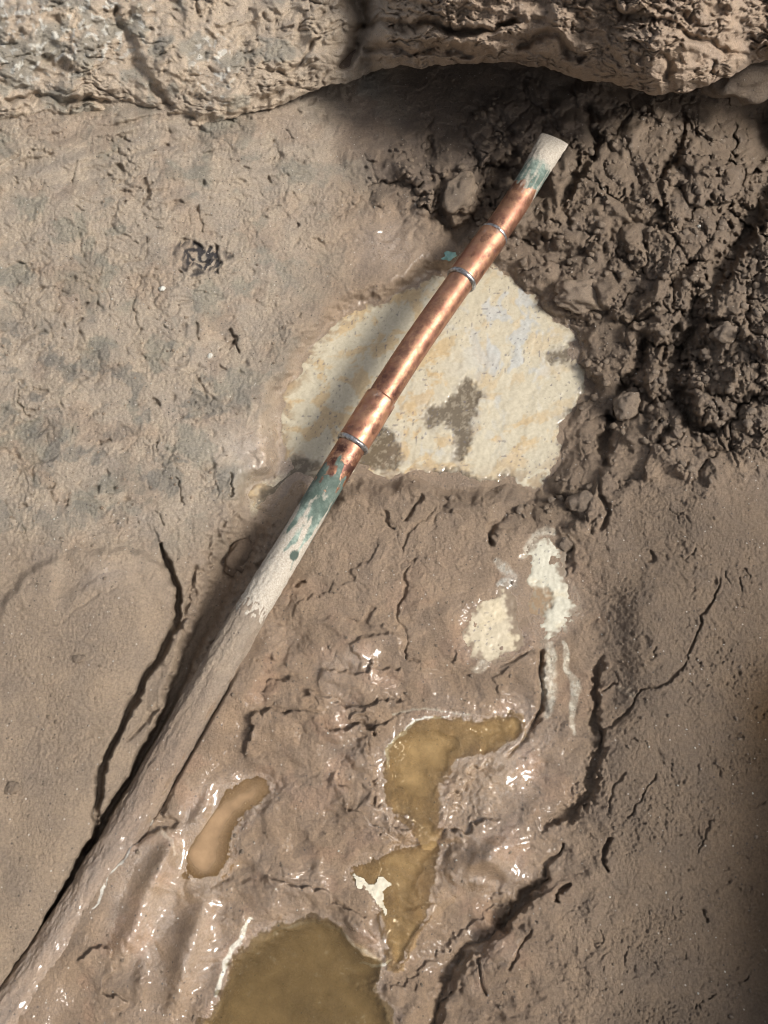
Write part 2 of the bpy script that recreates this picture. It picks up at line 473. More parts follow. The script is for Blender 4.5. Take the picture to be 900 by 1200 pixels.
crack([(770, 905, 1), (750, 940, 1.2), (735, 960, 1)], 2)
crack([(632, 738, 2), (633, 775, 3.5), (636, 810, 4), (628, 842, 4), (610, 868, 3), (590, 890, 2)], 7, 2, step=3, decay=30, warp=0.4)
crack([(560, 788, 1.5), (590, 778, 2), (618, 762, 2), (632, 758, 1.5)], 3, warp=.6)
crack([(598, 1140, 1.5), (612, 1110, 2), (622, 1085, 1.5)], 3); crack([(560, 1120, 2), (566, 1150, 2), (572, 1165, 2)], 3)
crack([(640, 1030, 1.5), (636, 1012, 3), (652, 1000, 2), (660, 988, 1.5)], 4)
# hollow beside the milk puddle
crack([(664, 632, 4), (660, 655, 8), (655, 678, 6), (662, 690, 3)], 13, 2.5, warp=.4)
# 4 central mound
crack([(480, 655, 1.5), (472, 690, 2), (470, 735, 2.4), (478, 765, 2.4), (494, 782, 2)], 2.6, step=1.6, warp=1.6)
crack([(612, 592, 3), (596, 602, 4), (580, 618, 5), (574, 640, 3)], 9)
crack([(512, 600, 1.2), (500, 612, 2), (480, 622, 2), (470, 640, 1.2)], 2.2, warp=1.8)
crack([(450, 596, 2), (452, 612, 2), (460, 622, 1.5)], 4); crack([(495, 578, 2), (483, 598, 2.5), (473, 612, 2)], 5)
crack([(345, 690, 2), (352, 683, 4), (362, 680, 2)], 5)
crack([(700, 545, 3), (706, 580, 3), (712, 600, 3), (704, 625, 2)], 6)
crack([(760, 640, 1.5), (765, 650, 2), (762, 662, 1.5)], 3)
# folds sweeping over the wet centre
def fold(pts, amp, w, decay=22, warp=1.9):
    crack([(p[0], p[1], w) for p in pts], 0.35 * abs(amp), 2, step=1.9 * amp, decay=decay, pad=80, warp=warp)
fold([(291, 892), (288, 868), (300, 842), (330, 834), (372, 838), (410, 856), (440, 856), (470, 836)], 3.6, 2.5)
fold([(300, 805), (340, 800), (372, 812), (400, 822), (440, 818), (490, 824)], 2.8, 2.5)
fold([(370, 790), (400, 788), (430, 778), (470, 784)], 2.2, 2)
fold([(470, 838), (500, 832), (560, 836), (606, 850)], 2.2, 2)
fold([(430, 870), (438, 900), (446, 940), (470, 965), (500, 985)], 3.2, 2.5)
fold([(400, 905), (416, 940), (440, 968), (470, 990)], 2.4, 2)
fold([(196, 930), (200, 955), (212, 968), (200, 978), (165, 985), (140, 1010), (128, 1040)], -3.6, 2.5)
fold([(300, 1020), (330, 1035), (380, 1045), (420, 1070), (452, 1120)], 2.6, 2.5)
fold([(290, 940), (268, 968), (262, 1005), (266, 1040)], -2.4, 3)
fold([(590, 870), (560, 905), (520, 935), (508, 965)], 2.4, 3)
fold([(500, 970), (540, 975), (560, 965), (590, 960)], 2.0, 2.5)
fold([(80, 1120), (110, 1110), (140, 1128), (130, 1150), (150, 1175)], 2.4, 3)
fold([(430, 1160), (480, 1150), (520, 1110), (560, 1075), (610, 1040)], 1.0, 3)
fold([(300, 780), (322, 760), (330, 735), (322, 705)], -2.2, 3)
fold([(410, 760), (440, 742), (465, 735)], 2.4, 4)
fold([(340, 720), (380, 690), (420, 660), (440, 630)], 1.0, 2, warp=2)
for _ in range(24):      # short smear lines
    a = random.uniform(300, 620); b = random.uniform(640, 1180); L = random.uniform(14, 44); an = math.radians(random.gauss(-35, 22))
    fold([(a, b), (a + L * .5 * math.cos(an), b + L * .5 * math.sin(an) + random.uniform(-3, 3)), (a + L * math.cos(an), b + L * math.sin(an))], random.uniform(-1.5, 1.5), 1.8, decay=12)
for _ in range(34):      # short tears on the left slope
    a = random.uniform(0, 340); b = random.uniform(190, 610); L = random.uniform(6, 20); an = math.radians(random.gauss(60, 45))
    crack([(a, b, 1.0), (a + L * .5 * math.cos(an), b + L * .5 * math.sin(an) + random.uniform(-3, 3), random.uniform(1.2, 2.4)), (a + L * math.cos(an), b + L * math.sin(an), 1.2)], random.uniform(2, 4.5), pad=20, warp=2.2)
for _ in range(26):      # short tears on the right plain
    a = random.uniform(690, 880); b = random.uniform(600, 1180); L = random.uniform(8, 26); an = math.radians(random.gauss(100, 40))
    crack([(a, b, 1.0), (a + L * .5 * math.cos(an), b + L * .5 * math.sin(an) + random.uniform(-3, 3), random.uniform(1.2, 2)), (a + L * math.cos(an), b + L * math.sin(an), 1.0)], random.uniform(1.0, 2.4), pad=20, warp=2.0)
# black charred hollow on the left slope
chark = ss(0.35, 0.8, blob(Uw, Vw, 236, 300, 34, 20, 20) * 1.1 + 0.45 * perlin(Uw / 9, Vw / 9, 71))
h -= 3.5 * chark
crack([(268, 388, 1.2), (270, 402, 2), (276, 416, 1.2)], 5); crack([(230, 375, 2), (226, 385, 2.5), (232, 402, 2)], 4)
crack([(160, 345, 1), (158, 365, 1.2), (159, 385, 1)], 2.5); crack([(166, 205, 2), (172, 225, 3), (169, 243, 2)], 5)
# tall gullies in the crumbled slope, right
crack([(905, 210, 10), (880, 260, 14), (850, 310, 12), (826, 350, 13), (806, 400, 14), (790, 440, 12), (806, 488, 8), (836, 505, 5)], 20, 2.2, ends=False)
crack([(700, 110, 5), (694, 150, 7), (690, 185, 5), (668, 215, 6), (662, 250, 4)], 12, warp=1.2)
crack([(760, 390, 5), (742, 430, 8), (725, 470, 9), (708, 520, 7), (712, 550, 5)], 14)
crack([(720, 500, 3), (700, 470, 6), (690, 430, 7), (684, 390, 5), (690, 370, 4)], 10)
crack([(770, 490, 4), (778, 505, 6), (770, 520, 3)], 9)
crack([(505, 235, 3), (520, 215, 6), (515, 250, 6), (540, 275, 7), (570, 230, 9), (595, 190, 9), (610, 170, 5)], 12, warp=.8)
crack([(800, 130, 4), (790, 180, 5), (770, 220, 4), (780, 260, 4)], 9, warp=1.4)
crack([(430, 190, 3), (470, 185, 3), (505, 215, 4)], 4, warp=1.4)
crack([(870, 470, 1.5), (862, 490, 2), (842, 508, 2), (848, 530, 1.5)], 4)

# standing room under the pipe: keep the mud below its belly, then let it bank up against the buried end
Lp = PIPE.copy()
idx, dd, s_, t_, w_, _ = line_field(U, V, [(p[0], p[1], p[2]) for p in Lp], 60)
belly = w_ - 10.5
buried = ss(690, 760, V[idx])
allow = belly - 1.5 + np.clip(dd - 9, 0, 99) * 0.85
hv = h[idx]
hv = np.where((dd < 55), np.minimum(hv, allow * (1 - buried) + 900 * buried), hv)
# buried stretch: gentle gutter right of the pipe, mud closed up to it elsewhere
gut = (np.exp(-((dd - 19.5) / 2.4) ** 2) * (s_ < 0) * ss(770, 830, V[idx]) * ss(1010, 900, V[idx]))
hv = hv - 9 * gut
h[idx] = hv

# puddle basins: (outline, level mm, slope outside, depth inside)
POOL = {
 'milky': ([(528, 318), (560, 311), (600, 318), (628, 346), (655, 372), (676, 400), (684, 440), (702, 458), (672, 486), (660, 520), (645, 562), (628, 578), (600, 566), (560, 573), (520, 568), (480, 556), (450, 562), (418, 556), (396, 566), (372, 586), (348, 566), (318, 600), (294, 600), (300, 570), (330, 545), (326, 500), (338, 452), (368, 402), (402, 368), (456, 350), (500, 322)], -25, 0.5, 4),
 'milk_left': ([(547, 750), (551, 722), (572, 703), (592, 696), (598, 720), (600, 736), (606, 752), (588, 766), (574, 776), (556, 766)], -8.5, 0.5, 2),
 'milk_right': ([(612, 668), (618, 645), (640, 630), (654, 645), (656, 672), (672, 700), (668, 726), (652, 742), (634, 752), (624, 740), (602, 742), (598, 712), (600, 690)], -9.5, 0.5, 2),
 'amber': ([(450, 912), (453, 884), (470, 858), (496, 843), (530, 840), (566, 845), (600, 840), (608, 856), (592, 874), (562, 882), (535, 892), (520, 908), (514, 930), (512, 962), (504, 986), (490, 972), (478, 955), (456, 946)], -9.5, 0.35, 4.5),
 'amber_low': ([(495, 988), (512, 992), (508, 1025), (500, 1060), (490, 1085), (476, 1110), (462, 1132), (456, 1100), (446, 1062), (430, 1034), (412, 1030), (424, 1012), (455, 1004)], -10.5, 0.35, 4),
 'bottom': ([(240, 1215), (262, 1160), (286, 1112), (318, 1088), (372, 1078), (412, 1100), (446, 1128), (440, 1160), (462, 1190), (470, 1240), (380, 1275), (280, 1260)], -13.5, 0.4, 13),
 'tan': ([(300, 912), (314, 922), (306, 940), (285, 955), (270, 978), (264, 1012), (246, 1036), (222, 1024), (208, 1006), (214, 985), (230, 960), (252, 934)], -8.5, 0.35, 2.5),
}
sdfs = {}
for k, (pts, lev, sl, dep) in POOL.items():
    s = sdf(U + wu, V + wv, pts, 60) if k == 'milky' else sdf(U + fwu, V + fwv, pts, 60)
    sdfs[k] = s
    if k != 'milky':
        ring = (np.abs(s - 3) < 4)
        lev = float(np.percentile(h[ring], 38)) - 0.6
        POOL[k] = (pts, lev, sl, dep)
    near = ss(*((24, 2) if k == 'milky' else (22, 1)), s + (0 if k == 'milky' else 5 * perlin(U / 15, V / 15, 88)))
    floor_ = lev - dep * ss(3, -34, s) + 0.3 + 1.1 * relief * (k not in ('milky', 'milk_left', 'milk_right', 'tan'))
    if k == 'milky':
        target = np.where(s > 0, lev + 0.5 + sl * s + .35 * grain + .3 * cl * crumb, floor_)
    else:
        bank = lev + 0.05 + 0.05 * np.clip(s, 0, 8) + 0.12 * np.clip(s - 8, 0, 99) + .8 * grain + .45 * relief * ss(0, 14, s)
        m_ = ss(-5, 3, s)
        target = np.minimum(floor_, lev - .25) * (1 - m_) + bank * m_
    h[:] = h * (1 - near) + near * target
    if k == 'milky':
        lim = lev + 1.5 + .30 * s + .5 * cl * crumb
        kk = ss(58, 46, s) * (s > 0) * ss(560, 600, U)
        h[:] = np.where(h > lim, h * (1 - .85 * kk) + .85 * kk * lim, h)

# wet ridges added and shaped so their right flank gives highlights
for (a, b, L, w_, ang, amp) in ((176, 1040, 44, 15, -62, 8.5), (152, 1100, 38, 14, -58, 7), (226, 1096, 38, 15, -68, 8), (212, 1150, 28, 14, -74, 7), (194, 1004, 24, 11, -66, 5),
        (572, 1008, 26, 18, -40, 8), (566, 1034, 12, 8, -40, 3), (236, 950, 24, 9, -60, 3.5), (165, 1150, 30, 8, -85, 3), (604, 900, 14, 8, -20, 2), (480, 1190, 22, 8, -60, 3), (424, 1100, 20, 12, 45, 3),
        (90, 1110, 60, 9, -58, 1.5), (205, 1175, 14, 10, -70, 3)):
    bl = blob(U, V, a, b, L, w_, ang)
    amp *= 1.35
    h += amp * bl + .9 * bl * (perlin(Uw / 7, Vw / 7, 160) + .6 * perlin(Uw / 3.5, Vw / 3.5, 161))

# standing films level out the fine relief
hb = h.copy()
for _ in range(9):
    hb[1:-1, 1:-1] = (hb[1:-1, 1:-1] * 2 + hb[:-2, 1:-1] + hb[2:, 1:-1] + hb[1:-1, :-2] + hb[1:-1, 2:]) / 6
fm = np.clip(slick * 1.1 + .75 * crumb * ss(-.25, .35, fbm(U / 40, V / 40, 3, 93)) * ss(900, 700, U) + .35 * wetreg * ss(.1, -.3, fbm(U / 34, V / 34, 3, 89)), 0, .92)
h = h * (1 - fm) + hb * fm

# outside the frame the pit's sides climb
wobble = 60 * perlin(U / 160, V / 160, 80) + 25 * perlin(U / 60, V / 60, 81)
du = U + 0.6 * wobble
wallR = ss(935, 1170, du) * (70 + 110 * ss(700, 980, V))
h += wallR + 150 * ss(-60, -500, du) + 140 * ss(1300, 1800, V + wobble) - 50 * blob(U, V, 908, 160, 40, 55)

hm = h * infr + 0 * h
X, Y, _ = place(U, V, hm / 1000.0)
Z = h / 1000.0

# ------------------------------------------------------------------ ground colours (the mud's own colours, some painted shade and glints, and how wet it is)
def mixc(a, b, m):
    return a + (np.array(b, np.float32) - a) * m[..., None]
alb = np.zeros(U.shape + (3,), np.float32) + np.array((0.30, 0.225, 0.168), np.float32)
alb = mixc(alb, (0.40, 0.335, 0.275), np.clip(leftreg + 0.35 * (1 - ss(200, 420, U)) * (1 - ss(500, 900, V)), 0, 1))
alb = mixc(alb, (0.315, 0.25, 0.195), plainL * 0.7)
alb = mixc(alb, (0.265, 0.187, 0.13), wetreg * 0.75)
alb = mixc(alb, (0.20, 0.15, 0.112), plainR * 0.9)
alb = mixc(alb, (0.185, 0.14, 0.105), crumb * 0.85)
alb = mixc(alb, (0.175, 0.135, 0.108), ss(.25, .8, blob(U, V, 480, 160, 100, 80) + blob(U, V, 600, 120, 120, 60) + .25 * perlin(U / 30, V / 30, 18)) * 0.9)
# grey, slightly greenish silt patches on the left slope
g1 = ss(0.15, 0.55, fbm(Uw / 70, Vw / 60, 4, 90, .6)) * leftreg
alb = mixc(alb, (0.27, 0.253, 0.215), g1 * 0.75)
g2 = ss(0.2, 0.6, fbm(Uw / 45, Vw / 45, 4, 95, .6)) * leftreg * ss(300, 420, V)
alb = mixc(alb, (0.195, 0.185, 0.168), g2 * 0.7)
pink = ss(0.1, 0.5, fbm(U / 60, V / 60, 3, 99)) * (wetreg + 0.4 * leftreg)
alb = mixc(alb, (0.315, 0.21, 0.148), np.clip(pink * 0.6, 0, 1))
alb = mixc(alb, (0.025, 0.024, 0.03), chark * ss(-0.35, -.05, perlin(Uw / 6, Vw / 6, 72)) * 0.95)
alb = mixc(alb, (0.12, 0.075, 0.04), (blob(U, V, 905, 1000, 60, 260) + blob(U, V, 910, 830, 45, 60)) * 0.75)  # brown shade of the right side painted into the mud colour
wet = 0.10 + 0.50 * wetreg * (0.6 + 0.5 * patch1) + 0.22 * crumb * patch2
wet += 0.45 * (blob(U, V, 455, 290, 55, 50) + blob(U, V, 300, 520, 60, 45) + blob(U, V, 330, 560, 50, 40)) + 0.28 * blob(U, V, 130, 680, 70, 34)
wet += 0.35 * 1.3 * (blob(U, V, 170, 1060, 60, 70) + blob(U, V, 230, 1100, 60, 60) + blob(U, V, 570, 1000, 60, 45) + blob(U, V, 600, 900, 60, 60))
for k in ('milky', 'amber', 'amber_low', 'bottom', 'tan', 'milk_left', 'milk_right'):
    s = sdfs[k]
    wet += 0.4 * ss(16, 0, s)
    alb = mixc(alb, (0.22, 0.155, 0.10), 0.4 * ss(9, 0, s + 5 * perlin(U / 12, V / 12, 87)) * (0.6 if k == 'milky' else 1))
for k in ('amber', 'amber_low', 'bottom'):
    alb = mixc(alb, (0.42, 0.31, 0.18), 0.85 * ss(3, -6, sdfs[k]))
film = ss(.2, .7, blob(U, V, 560, 915, 50, 40, -40) + blob(U, V, 500, 1020, 50, 60) + .9 * blob(U, V, 250, 1010, 40, 70, 20) + .25 * perlin(U / 16, V / 16, 84))
alb = mixc(alb, (0.29, 0.20, 0.125), film * .7)
wet += .25 * film
# milk stains and streaks, plus painted highlights on puddle rims
def stain_or_glint(pts, w, col, amt, broken=0.5):
    global alb, wet
    idx, d, s, t, ww, _ = line_field(U + .8 * wu, V + .8 * wv, [(p[0], p[1], w if len(p) < 3 else p[2]) for p in pts], 60)
    m = ss(1.25, 0.5, d / np.maximum(ww, .5)) * amt
    n = perlin(U[idx] / 8, V[idx] / 8, 85) + .6 * perlin(U[idx] / 3.4, V[idx] / 3.4, 86)
    m = m * (1 - broken + broken * ss(-0.25, 0.25, n))
    a = alb[idx]; alb[idx] = a + (np.array(col, np.float32) - a) * m[:, None]
    wet[idx] += 0.2 * m
MILK = (0.60, 0.555, 0.47)
stain_or_glint([(640, 755, 4), (646, 785, 8), (642, 815, 9), (638, 840, 3)], 8, MILK, 0.9)
stain_or_glint([(658, 750, 2), (664, 780, 4), (676, 800, 5), (672, 835, 5), (674, 862, 2)], 5, MILK, 0.9)
stain_or_glint([(572, 775, 4), (560, 786, 6), (570, 768, 5)], 4, MILK, 0.6)
stain_or_glint([(580, 660, 6), (600, 676, 9), (585, 690, 5)], 7, (0.5, .5, .47), 0.6)
stain_or_glint([(296, 600, 6), (310, 575, 9), (330, 560, 6)], 7, (0.62, .54, .4), 0.7)
stain_or_glint([(610, 650, 3), (618, 640, 5), (632, 626, 5), (650, 628, 3)], 4, MILK, 0.7)
stain_or_glint([(178, 960, 1.3), (160, 985, 1.6), (140, 1015, 1.6), (120, 1042, 2), (108, 1062, 1.3)], 2.4, (0.66, .64, .6), 1.0, .2)
stain_or_glint([(186, 975, 2), (198, 990, 3), (203, 1005, 2)], 2, (0.5, .42, .34), 0.6)
stain_or_glint([(296, 1078, 2), (280, 1105, 3.5), (264, 1135, 3.5), (250, 1168, 3)], 4, (0.66, .63, .56), 1.0, .15)
stain_or_glint([(452, 898, 1), (456, 878, 1.8), (472, 857, 1.8), (497, 842, 1.6), (525, 838, 1)], 1.6, (.7, .68, .62), .9, .2)  # water's edge highlight on the amber puddle's left rim, painted as a pale line
stain_or_glint([(424, 1128, 1.2), (440, 1134, 2), (456, 1128, 1.6)], 1.6, (.7, .68, .62), .9, .2)  # second rim glint, also put into the colour
stain_or_glint([(462, 838, 1.5), (500, 830, 1.5), (550, 834, 1.2)], 1.5, (.5, .46, .38), .6, .4)
stain_or_glint([(320, 1092, 1.5), (370, 1082, 1.8), (410, 1102, 2), (444, 1130, 2)], 2, (0.48, .42, .33), 0.6, .4)
stain_or_glint([(724, 806, 4), (738, 812, 7), (745, 818, 3)], 5, (0.5, .42, .33), 0.5, .7)
# white-grey efflorescence, top left
alb = np.clip(alb * np.array((0.97, 0.955, 0.895), np.float32), 0.01, 0.9)

wet = np.clip(wet + .5 * slick - .12 * wetreg * (1 - slick) * ss(.1, -.4, fbm(U / 34, V / 34, 3, 89)), 0, 1)
att = np.concatenate([alb, wet[..., None]], -1)
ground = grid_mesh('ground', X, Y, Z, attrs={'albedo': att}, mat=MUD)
tag(ground, kind='structure', label='wet brown clay floor of the dug pit with cracks, folds and crumbled slopes')

def ground_z(u, v):
    i = int(np.clip(np.searchsorted(va, v), 1, len(va) - 1)); j = int(np.clip(np.searchsorted(ua, u), 1, len(ua) - 1))
    return float(h[i, j])

# ------------------------------------------------------------------ overhanging bank at the top
lu = np.arange(-260, 1180, 1.5).astype(np.float32)
edge_pts = np.array([(-260, 150), (-60, 140), (0, 142), (60, 138), (130, 128), (180, 140), (225, 148), (270, 140), (330, 122), (365, 108), (400, 98), (420, 92), (450, 80), (500, 78), (560, 76), (600, 74),
    (640, 80), (690, 94), (725, 100), (752, 108), (772, 113), (800, 108), (830, 100), (858, 88), (880, 76), (900, 70), (960, 60), (1180, 50)], float)
ve = np.interp(lu, edge_pts[:, 0], edge_pts[:, 1]).astype(np.float32)
ve = ve + 3.0 * perlin(lu / 22, lu * 0 + .3, 110) + 1.6 * perlin(lu / 8, lu * 0 + .7, 111) + 0.8 * perlin(lu / 3.5, lu * 0 + .7, 112)
sv = np.concatenate([-np.linspace(1, 0, 40, endpoint=False), (np.linspace(0, 1, 360) ** 1.6) * 1.0])   # <0 underside, >0 top face
S, LU = np.meshgrid(sv.astype(np.float32), lu, indexing='ij')
VE = np.broadcast_to(ve, S.shape)
depth_px = np.where(S < 0, -S * 150, S * 480)
LV = VE - depth_px
over = ss(395, 560, LU)                                  # 0 left: bank rests on the slope, 1 right: it hangs free
ze = 21 + 5 * perlin(LU / 60, LV * 0, 114) + 52 * over - 14 * ss(840, 900, LU) + 10 * blob(LU, LU * 0, 770, 0, 70, 1e9) - 24 * blob(LU, LU * 0, 428, 0, 16, 1e9)
ww = 6 * perlin(LU / 31, LV / 31, 115) + 2.8 * perlin(LU / 11, LV / 11, 116)
wx = 6 * perlin(LU / 31, LV / 31, 117) + 2.8 * perlin(LU / 11, LV / 11, 118)
A, B = LU + ww, LV + wx
dpx = np.clip(depth_px, 0, None)
lip = 22 * (1 - np.exp(-dpx / 15)) + 28 * (1 - np.exp(-dpx / 60)) + 0.18 * dpx
lip *= (0.5 + 0.5 * over)
lt = lip + ze
lt += 7 * fbm(LU / 80, LV / 60, 3, 120) * ss(0, 30, dpx)
lt += 3.6 * fbm(A / 24, B / 20, 3, 124) * ss(0, 6, dpx)
lpatch = ss(-0.2, 0.4, fbm(LU / 70, LV / 50, 3, 128))
lt -= (ridged(A / 60, B / 26, 130) ** 6 * 3.5 * lpatch + ridged(A / 30, B / 16, 131) ** 6 * 1.5 * lpatch + 6 * np.clip(perlin(A / 12, B / 10, 132) - .4, 0, 1)) * ss(0, 3, dpx)
torn = ss(400, 470, LU) * ss(-.15, .35, fbm(LU / 60, LV / 35, 2, 140) + 0.35 * ss(60, 20, LV))
def lclods(size, seed, amp, gap):
    f1, f2, hh = worley(A / size + 31, B / (size * .75) + 15, seed)
    return amp * (np.sqrt(np.clip(1 - (f1 * 1.1) ** 2, 0, 1)) - .5) * (.4 + hh) - gap * np.exp(-((f2 - f1) / .1) ** 2)
au = A + 4 * perlin(LU / 9, LV / 9, 143); av = B + 4 * perlin(LU / 9, LV / 9, 144)
lt += (4.5 * chunks(au / 38, av / 17, 21) + 2.6 * chunks(au / 18, av / 11, 22) + 1.3 * chunks(au / 8, av / 6, 23)) * torn * ss(0, 1.2, dpx)
lt += (1.5 * chunks(au / 12, av / 8, 24) + 1.0 * chunks(au / 5, av / 4.5, 25)) * (0.35 + .65 * lpatch) * ss(0, .8, dpx)
lt += (0.5 * perlin(A / 6, B / 6, 141) + .5 * perlin(LU / 3.4, LV / 3.4, 142)) * ss(0, 2, dpx)
# big forms: notch between the left lump and the right bank, hollows over the lip, bedding on the left lump
def lcrack(pts, depth, step=0, decay=25, sharp=2):
    idx, d, s, t, w, _ = line_field(A, B, pts, 90)
    fade = ss(0, .08, t) * ss(1, .92, t)
    q = -depth * np.exp(-(d / np.maximum(w, .5)) ** sharp) * fade
    if step: q = q + step * fade * (s > 0) * np.exp(-(d / decay) ** 1.5) * ss(0, 1, d / np.maximum(w, 1))
    lt[idx] += q * ss(90, 55, d)
lcrack([(415, -30, 12), (418, 0, 10), (422, 25, 9), (412, 60, 6), (398, 80, 4)], 26, step=0)
lcrack([(415, 28, 5), (450, 32, 6), (500, 28, 5), (540, 40, 6), (575, 34, 5), (610, 20, 4)], 12, step=6, decay=20)
lcrack([(420, 60, 4), (460, 55, 5), (480, 62, 4), (520, 58, 5), (560, 66, 4)], 10)
lcrack([(600, 60, 4), (640, 40, 6), (665, 60, 5), (690, 74, 4)], 9)
lcrack([(720, 0, 4), (740, 20, 5), (780, 30, 4), (830, 50, 4), (880, 66, 4)], 8)
lcrack([(770, 60, 3), (790, 80, 4), (775, 95, 3)], 6)
lcrack([(130, 0, 2), (150, 45, 4), (165, 80, 5), (185, 105, 5), (205, 128, 4)], 8, step=-5)
lcrack([(55, 60, 3), (65, 75, 4), (90, 78, 3)], 7); lcrack([(140, 118, 3), (160, 128, 4), (200, 136, 5), (230, 140, 4)], 9)
lcrack([(0, 118, 3), (60, 116, 3), (110, 120, 3), (150, 130, 3)], 7)
lcrack([(228, 0, 1.5), (230, 14, 2), (236, 20, 1.5)], 4); lcrack([(340, 85, 3), (360, 60, 2), (375, 42, 2)], 5)
lcrack([(300, 118, 3), (330, 104, 4), (350, 96, 3)], 7)
# underside
gz = -8 + 0 * LU
under = ze + (gz - 14 - ze) * ss(0, 0.9, -S) + 3 * fbm(LU / 30, LV / 30, 3, 150) * ss(0, .2, -S)
LZ = np.where(S < 0, under, lt) / 1000.0
LX, LY, _ = place(LU, LV, np.minimum(LZ, 0.24))
LZ = np.minimum(LZ, 0.24)
la = np.zeros(S.shape + (3,), np.float32) + np.array((0.42, 0.325, 0.255), np.float32)
la = mixc(la, (0.48, 0.40, 0.325), (1 - over) * 1.0)
la = mixc(la, (0.37, 0.285, 0.22), torn * 0.5)
gl = ss(0.0, 0.5, fbm(A / 50, B / 40, 4, 155, .6) + 0.7 * blob(LU, LV, 20, 30, 120, 70) - .15) * (1 - ss(330, 420, LU))
la = mixc(la, (0.24, 0.245, 0.225), gl * 0.6)
wh = ss(0.25, 0.5, perlin(A / 9, B / 9, 158) + .5 * perlin(A / 4, B / 4, 159)) * ss(.15, .6, blob(LU, LV, 30, 40, 70, 60) + blob(LU, LV, 130, 20, 50, 50) + .8 * blob(LU, LV, 250, 80, 30, 50))
la = mixc(la, (0.62, 0.62, 0.60), wh * 0.75)
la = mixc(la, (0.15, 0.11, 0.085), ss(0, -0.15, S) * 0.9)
lw = np.clip(0.12 + 0.2 * wh + 0.12 * torn, 0, 1)
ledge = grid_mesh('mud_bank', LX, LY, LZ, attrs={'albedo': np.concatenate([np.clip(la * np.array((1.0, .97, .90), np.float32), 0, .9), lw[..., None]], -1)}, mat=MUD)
tag(ledge, kind='structure', label='overhanging bank of pale brown clay along the top of the pit')

# ------------------------------------------------------------------ water
def pool_mesh(name, key, mat, label, ext=2.0, step=1.3, level_off=0.0):
    pts, lev, sl, dep = POOL[key]
    p = np.array(pts)
    a0, b0 = p.min(0) - 18; a1, b1 = p.max(0) + 18
    gu, gv = np.meshgrid(np.arange(a0, a1, step, dtype=np.float32), np.arange(b0, b1, step, dtype=np.float32))
    q0 = 7 * perlin(gu / 37, gv / 37, 1) + 3.2 * perlin(gu / 13, gv / 13, 2) + 1.2 * perlin(gu / 5, gv / 5, 3)
    q1 = 7 * perlin(gu / 37, gv / 37, 4) + 3.2 * perlin(gu / 13, gv / 13, 5) + 1.2 * perlin(gu / 5, gv / 5, 6)
    if key != 'milky':
        q0, q1 = fine_warp(gu, gv)
    s = sdf(gu + q0, gv + q1, pts, 40)
    x = np.searchsorted(ua, gu).clip(1, len(ua) - 1); y = np.searchsorted(va, gv).clip(1, len(va) - 1)
    gh = h[y, x]
    z = np.full(gu.shape, lev, np.float32) + level_off
    depth = np.clip(z - gh, 0, 50)
    for _ in range(3):
        depth[1:-1, 1:-1] = (depth[1:-1, 1:-1] * 2 + depth[:-2, 1:-1] + depth[2:, 1:-1] + depth[1:-1, :-2] + depth[1:-1, 2:]) / 6
    z = z + 0.12 * perlin(gu / 18, gv / 18, 170)
    keep = s < 9
    X_, Y_, Z_ = place(gu, gv, z / 1000)
    return gu, gv, q0, q1, s, depth, keep, X_, Y_, Z_

def clear_water(name, col, dens, tint):
    M = Mat(name)
    d = M.attr('depth').outputs['Fac']
    tr = M.n('ShaderNodeBsdfTransparent'); tr.inputs[0].default_value = (*tint, 1)
    di = M.n('ShaderNodeBsdfDiffuse')
    n1 = M.noise(60, 5, 0.6)
    M.l(M.mix(M.rng(n1, .35, .65, 0, 1), tuple(c * .8 for c in col), tuple(c * 1.15 for c in col)), di.inputs[0])
    f = M.math('SUBTRACT', 1.0, M.math('POWER', 2.718, M.math('MULTIPLY', d, -dens)))
    m1 = M.n('ShaderNodeMixShader'); M.l(f, m1.inputs[0]); M.l(tr.outputs[0], m1.inputs[1]); M.l(di.outputs[0], m1.inputs[2])
    gl = M.n('ShaderNodeBsdfGlossy'); gl.inputs['Roughness'].default_value = 0.04
    fr = M.n('ShaderNodeFresnel'); fr.inputs['IOR'].default_value = 1.4
    bp = M.bump(M.noise(70, 2, .5), 0.25, 0.002)
    M.l(bp, gl.inputs['Normal']); M.l(bp, fr.inputs['Normal'])
    m2 = M.n('ShaderNodeMixShader'); M.l(fr.outputs[0], m2.inputs[0]); M.l(m1.outputs[0], m2.inputs[1]); M.l(gl.outputs[0], m2.inputs[2])
    M.l(m2.outputs[0], M.out.inputs[0])
    return M.m
AMBER = clear_water('amber_water', (0.43, 0.285, 0.125), 0.12, (0.99, 0.92, 0.78))
OLIVE = clear_water('olive_water', (0.15, 0.098, 0.04), 0.09, (0.98, 0.94, 0.83))
TAN = clear_water('tan_water', (0.42, 0.275, 0.155), 1.4, (0.9, 0.8, 0.6))

def milk_material(name):
    M = Mat(name)
    a = M.attr('albedo')
    n = M.noise(500, 4, .6)
    c = M.mix(1.0, a.outputs['Color'], M.mix(M.rng(n, .3, .7, 0, 1), (0.9, .89, .87), (1.08, 1.08, 1.08)), 'MULTIPLY')
    M.l(c, M.b.inputs['Base Color'])
    M.b.inputs['Roughness'].default_value = 0.32
    M.l(M.rng(a.outputs['Alpha'], 0, 1, 0.42, 0.08), M.b.inputs['Roughness'])
    M.l(M.bump(M.noise(260, 4, .6), 0.2, 0.0008), M.b.inputs['Normal'])
    return M.m
MILKM = milk_material('milky_water')

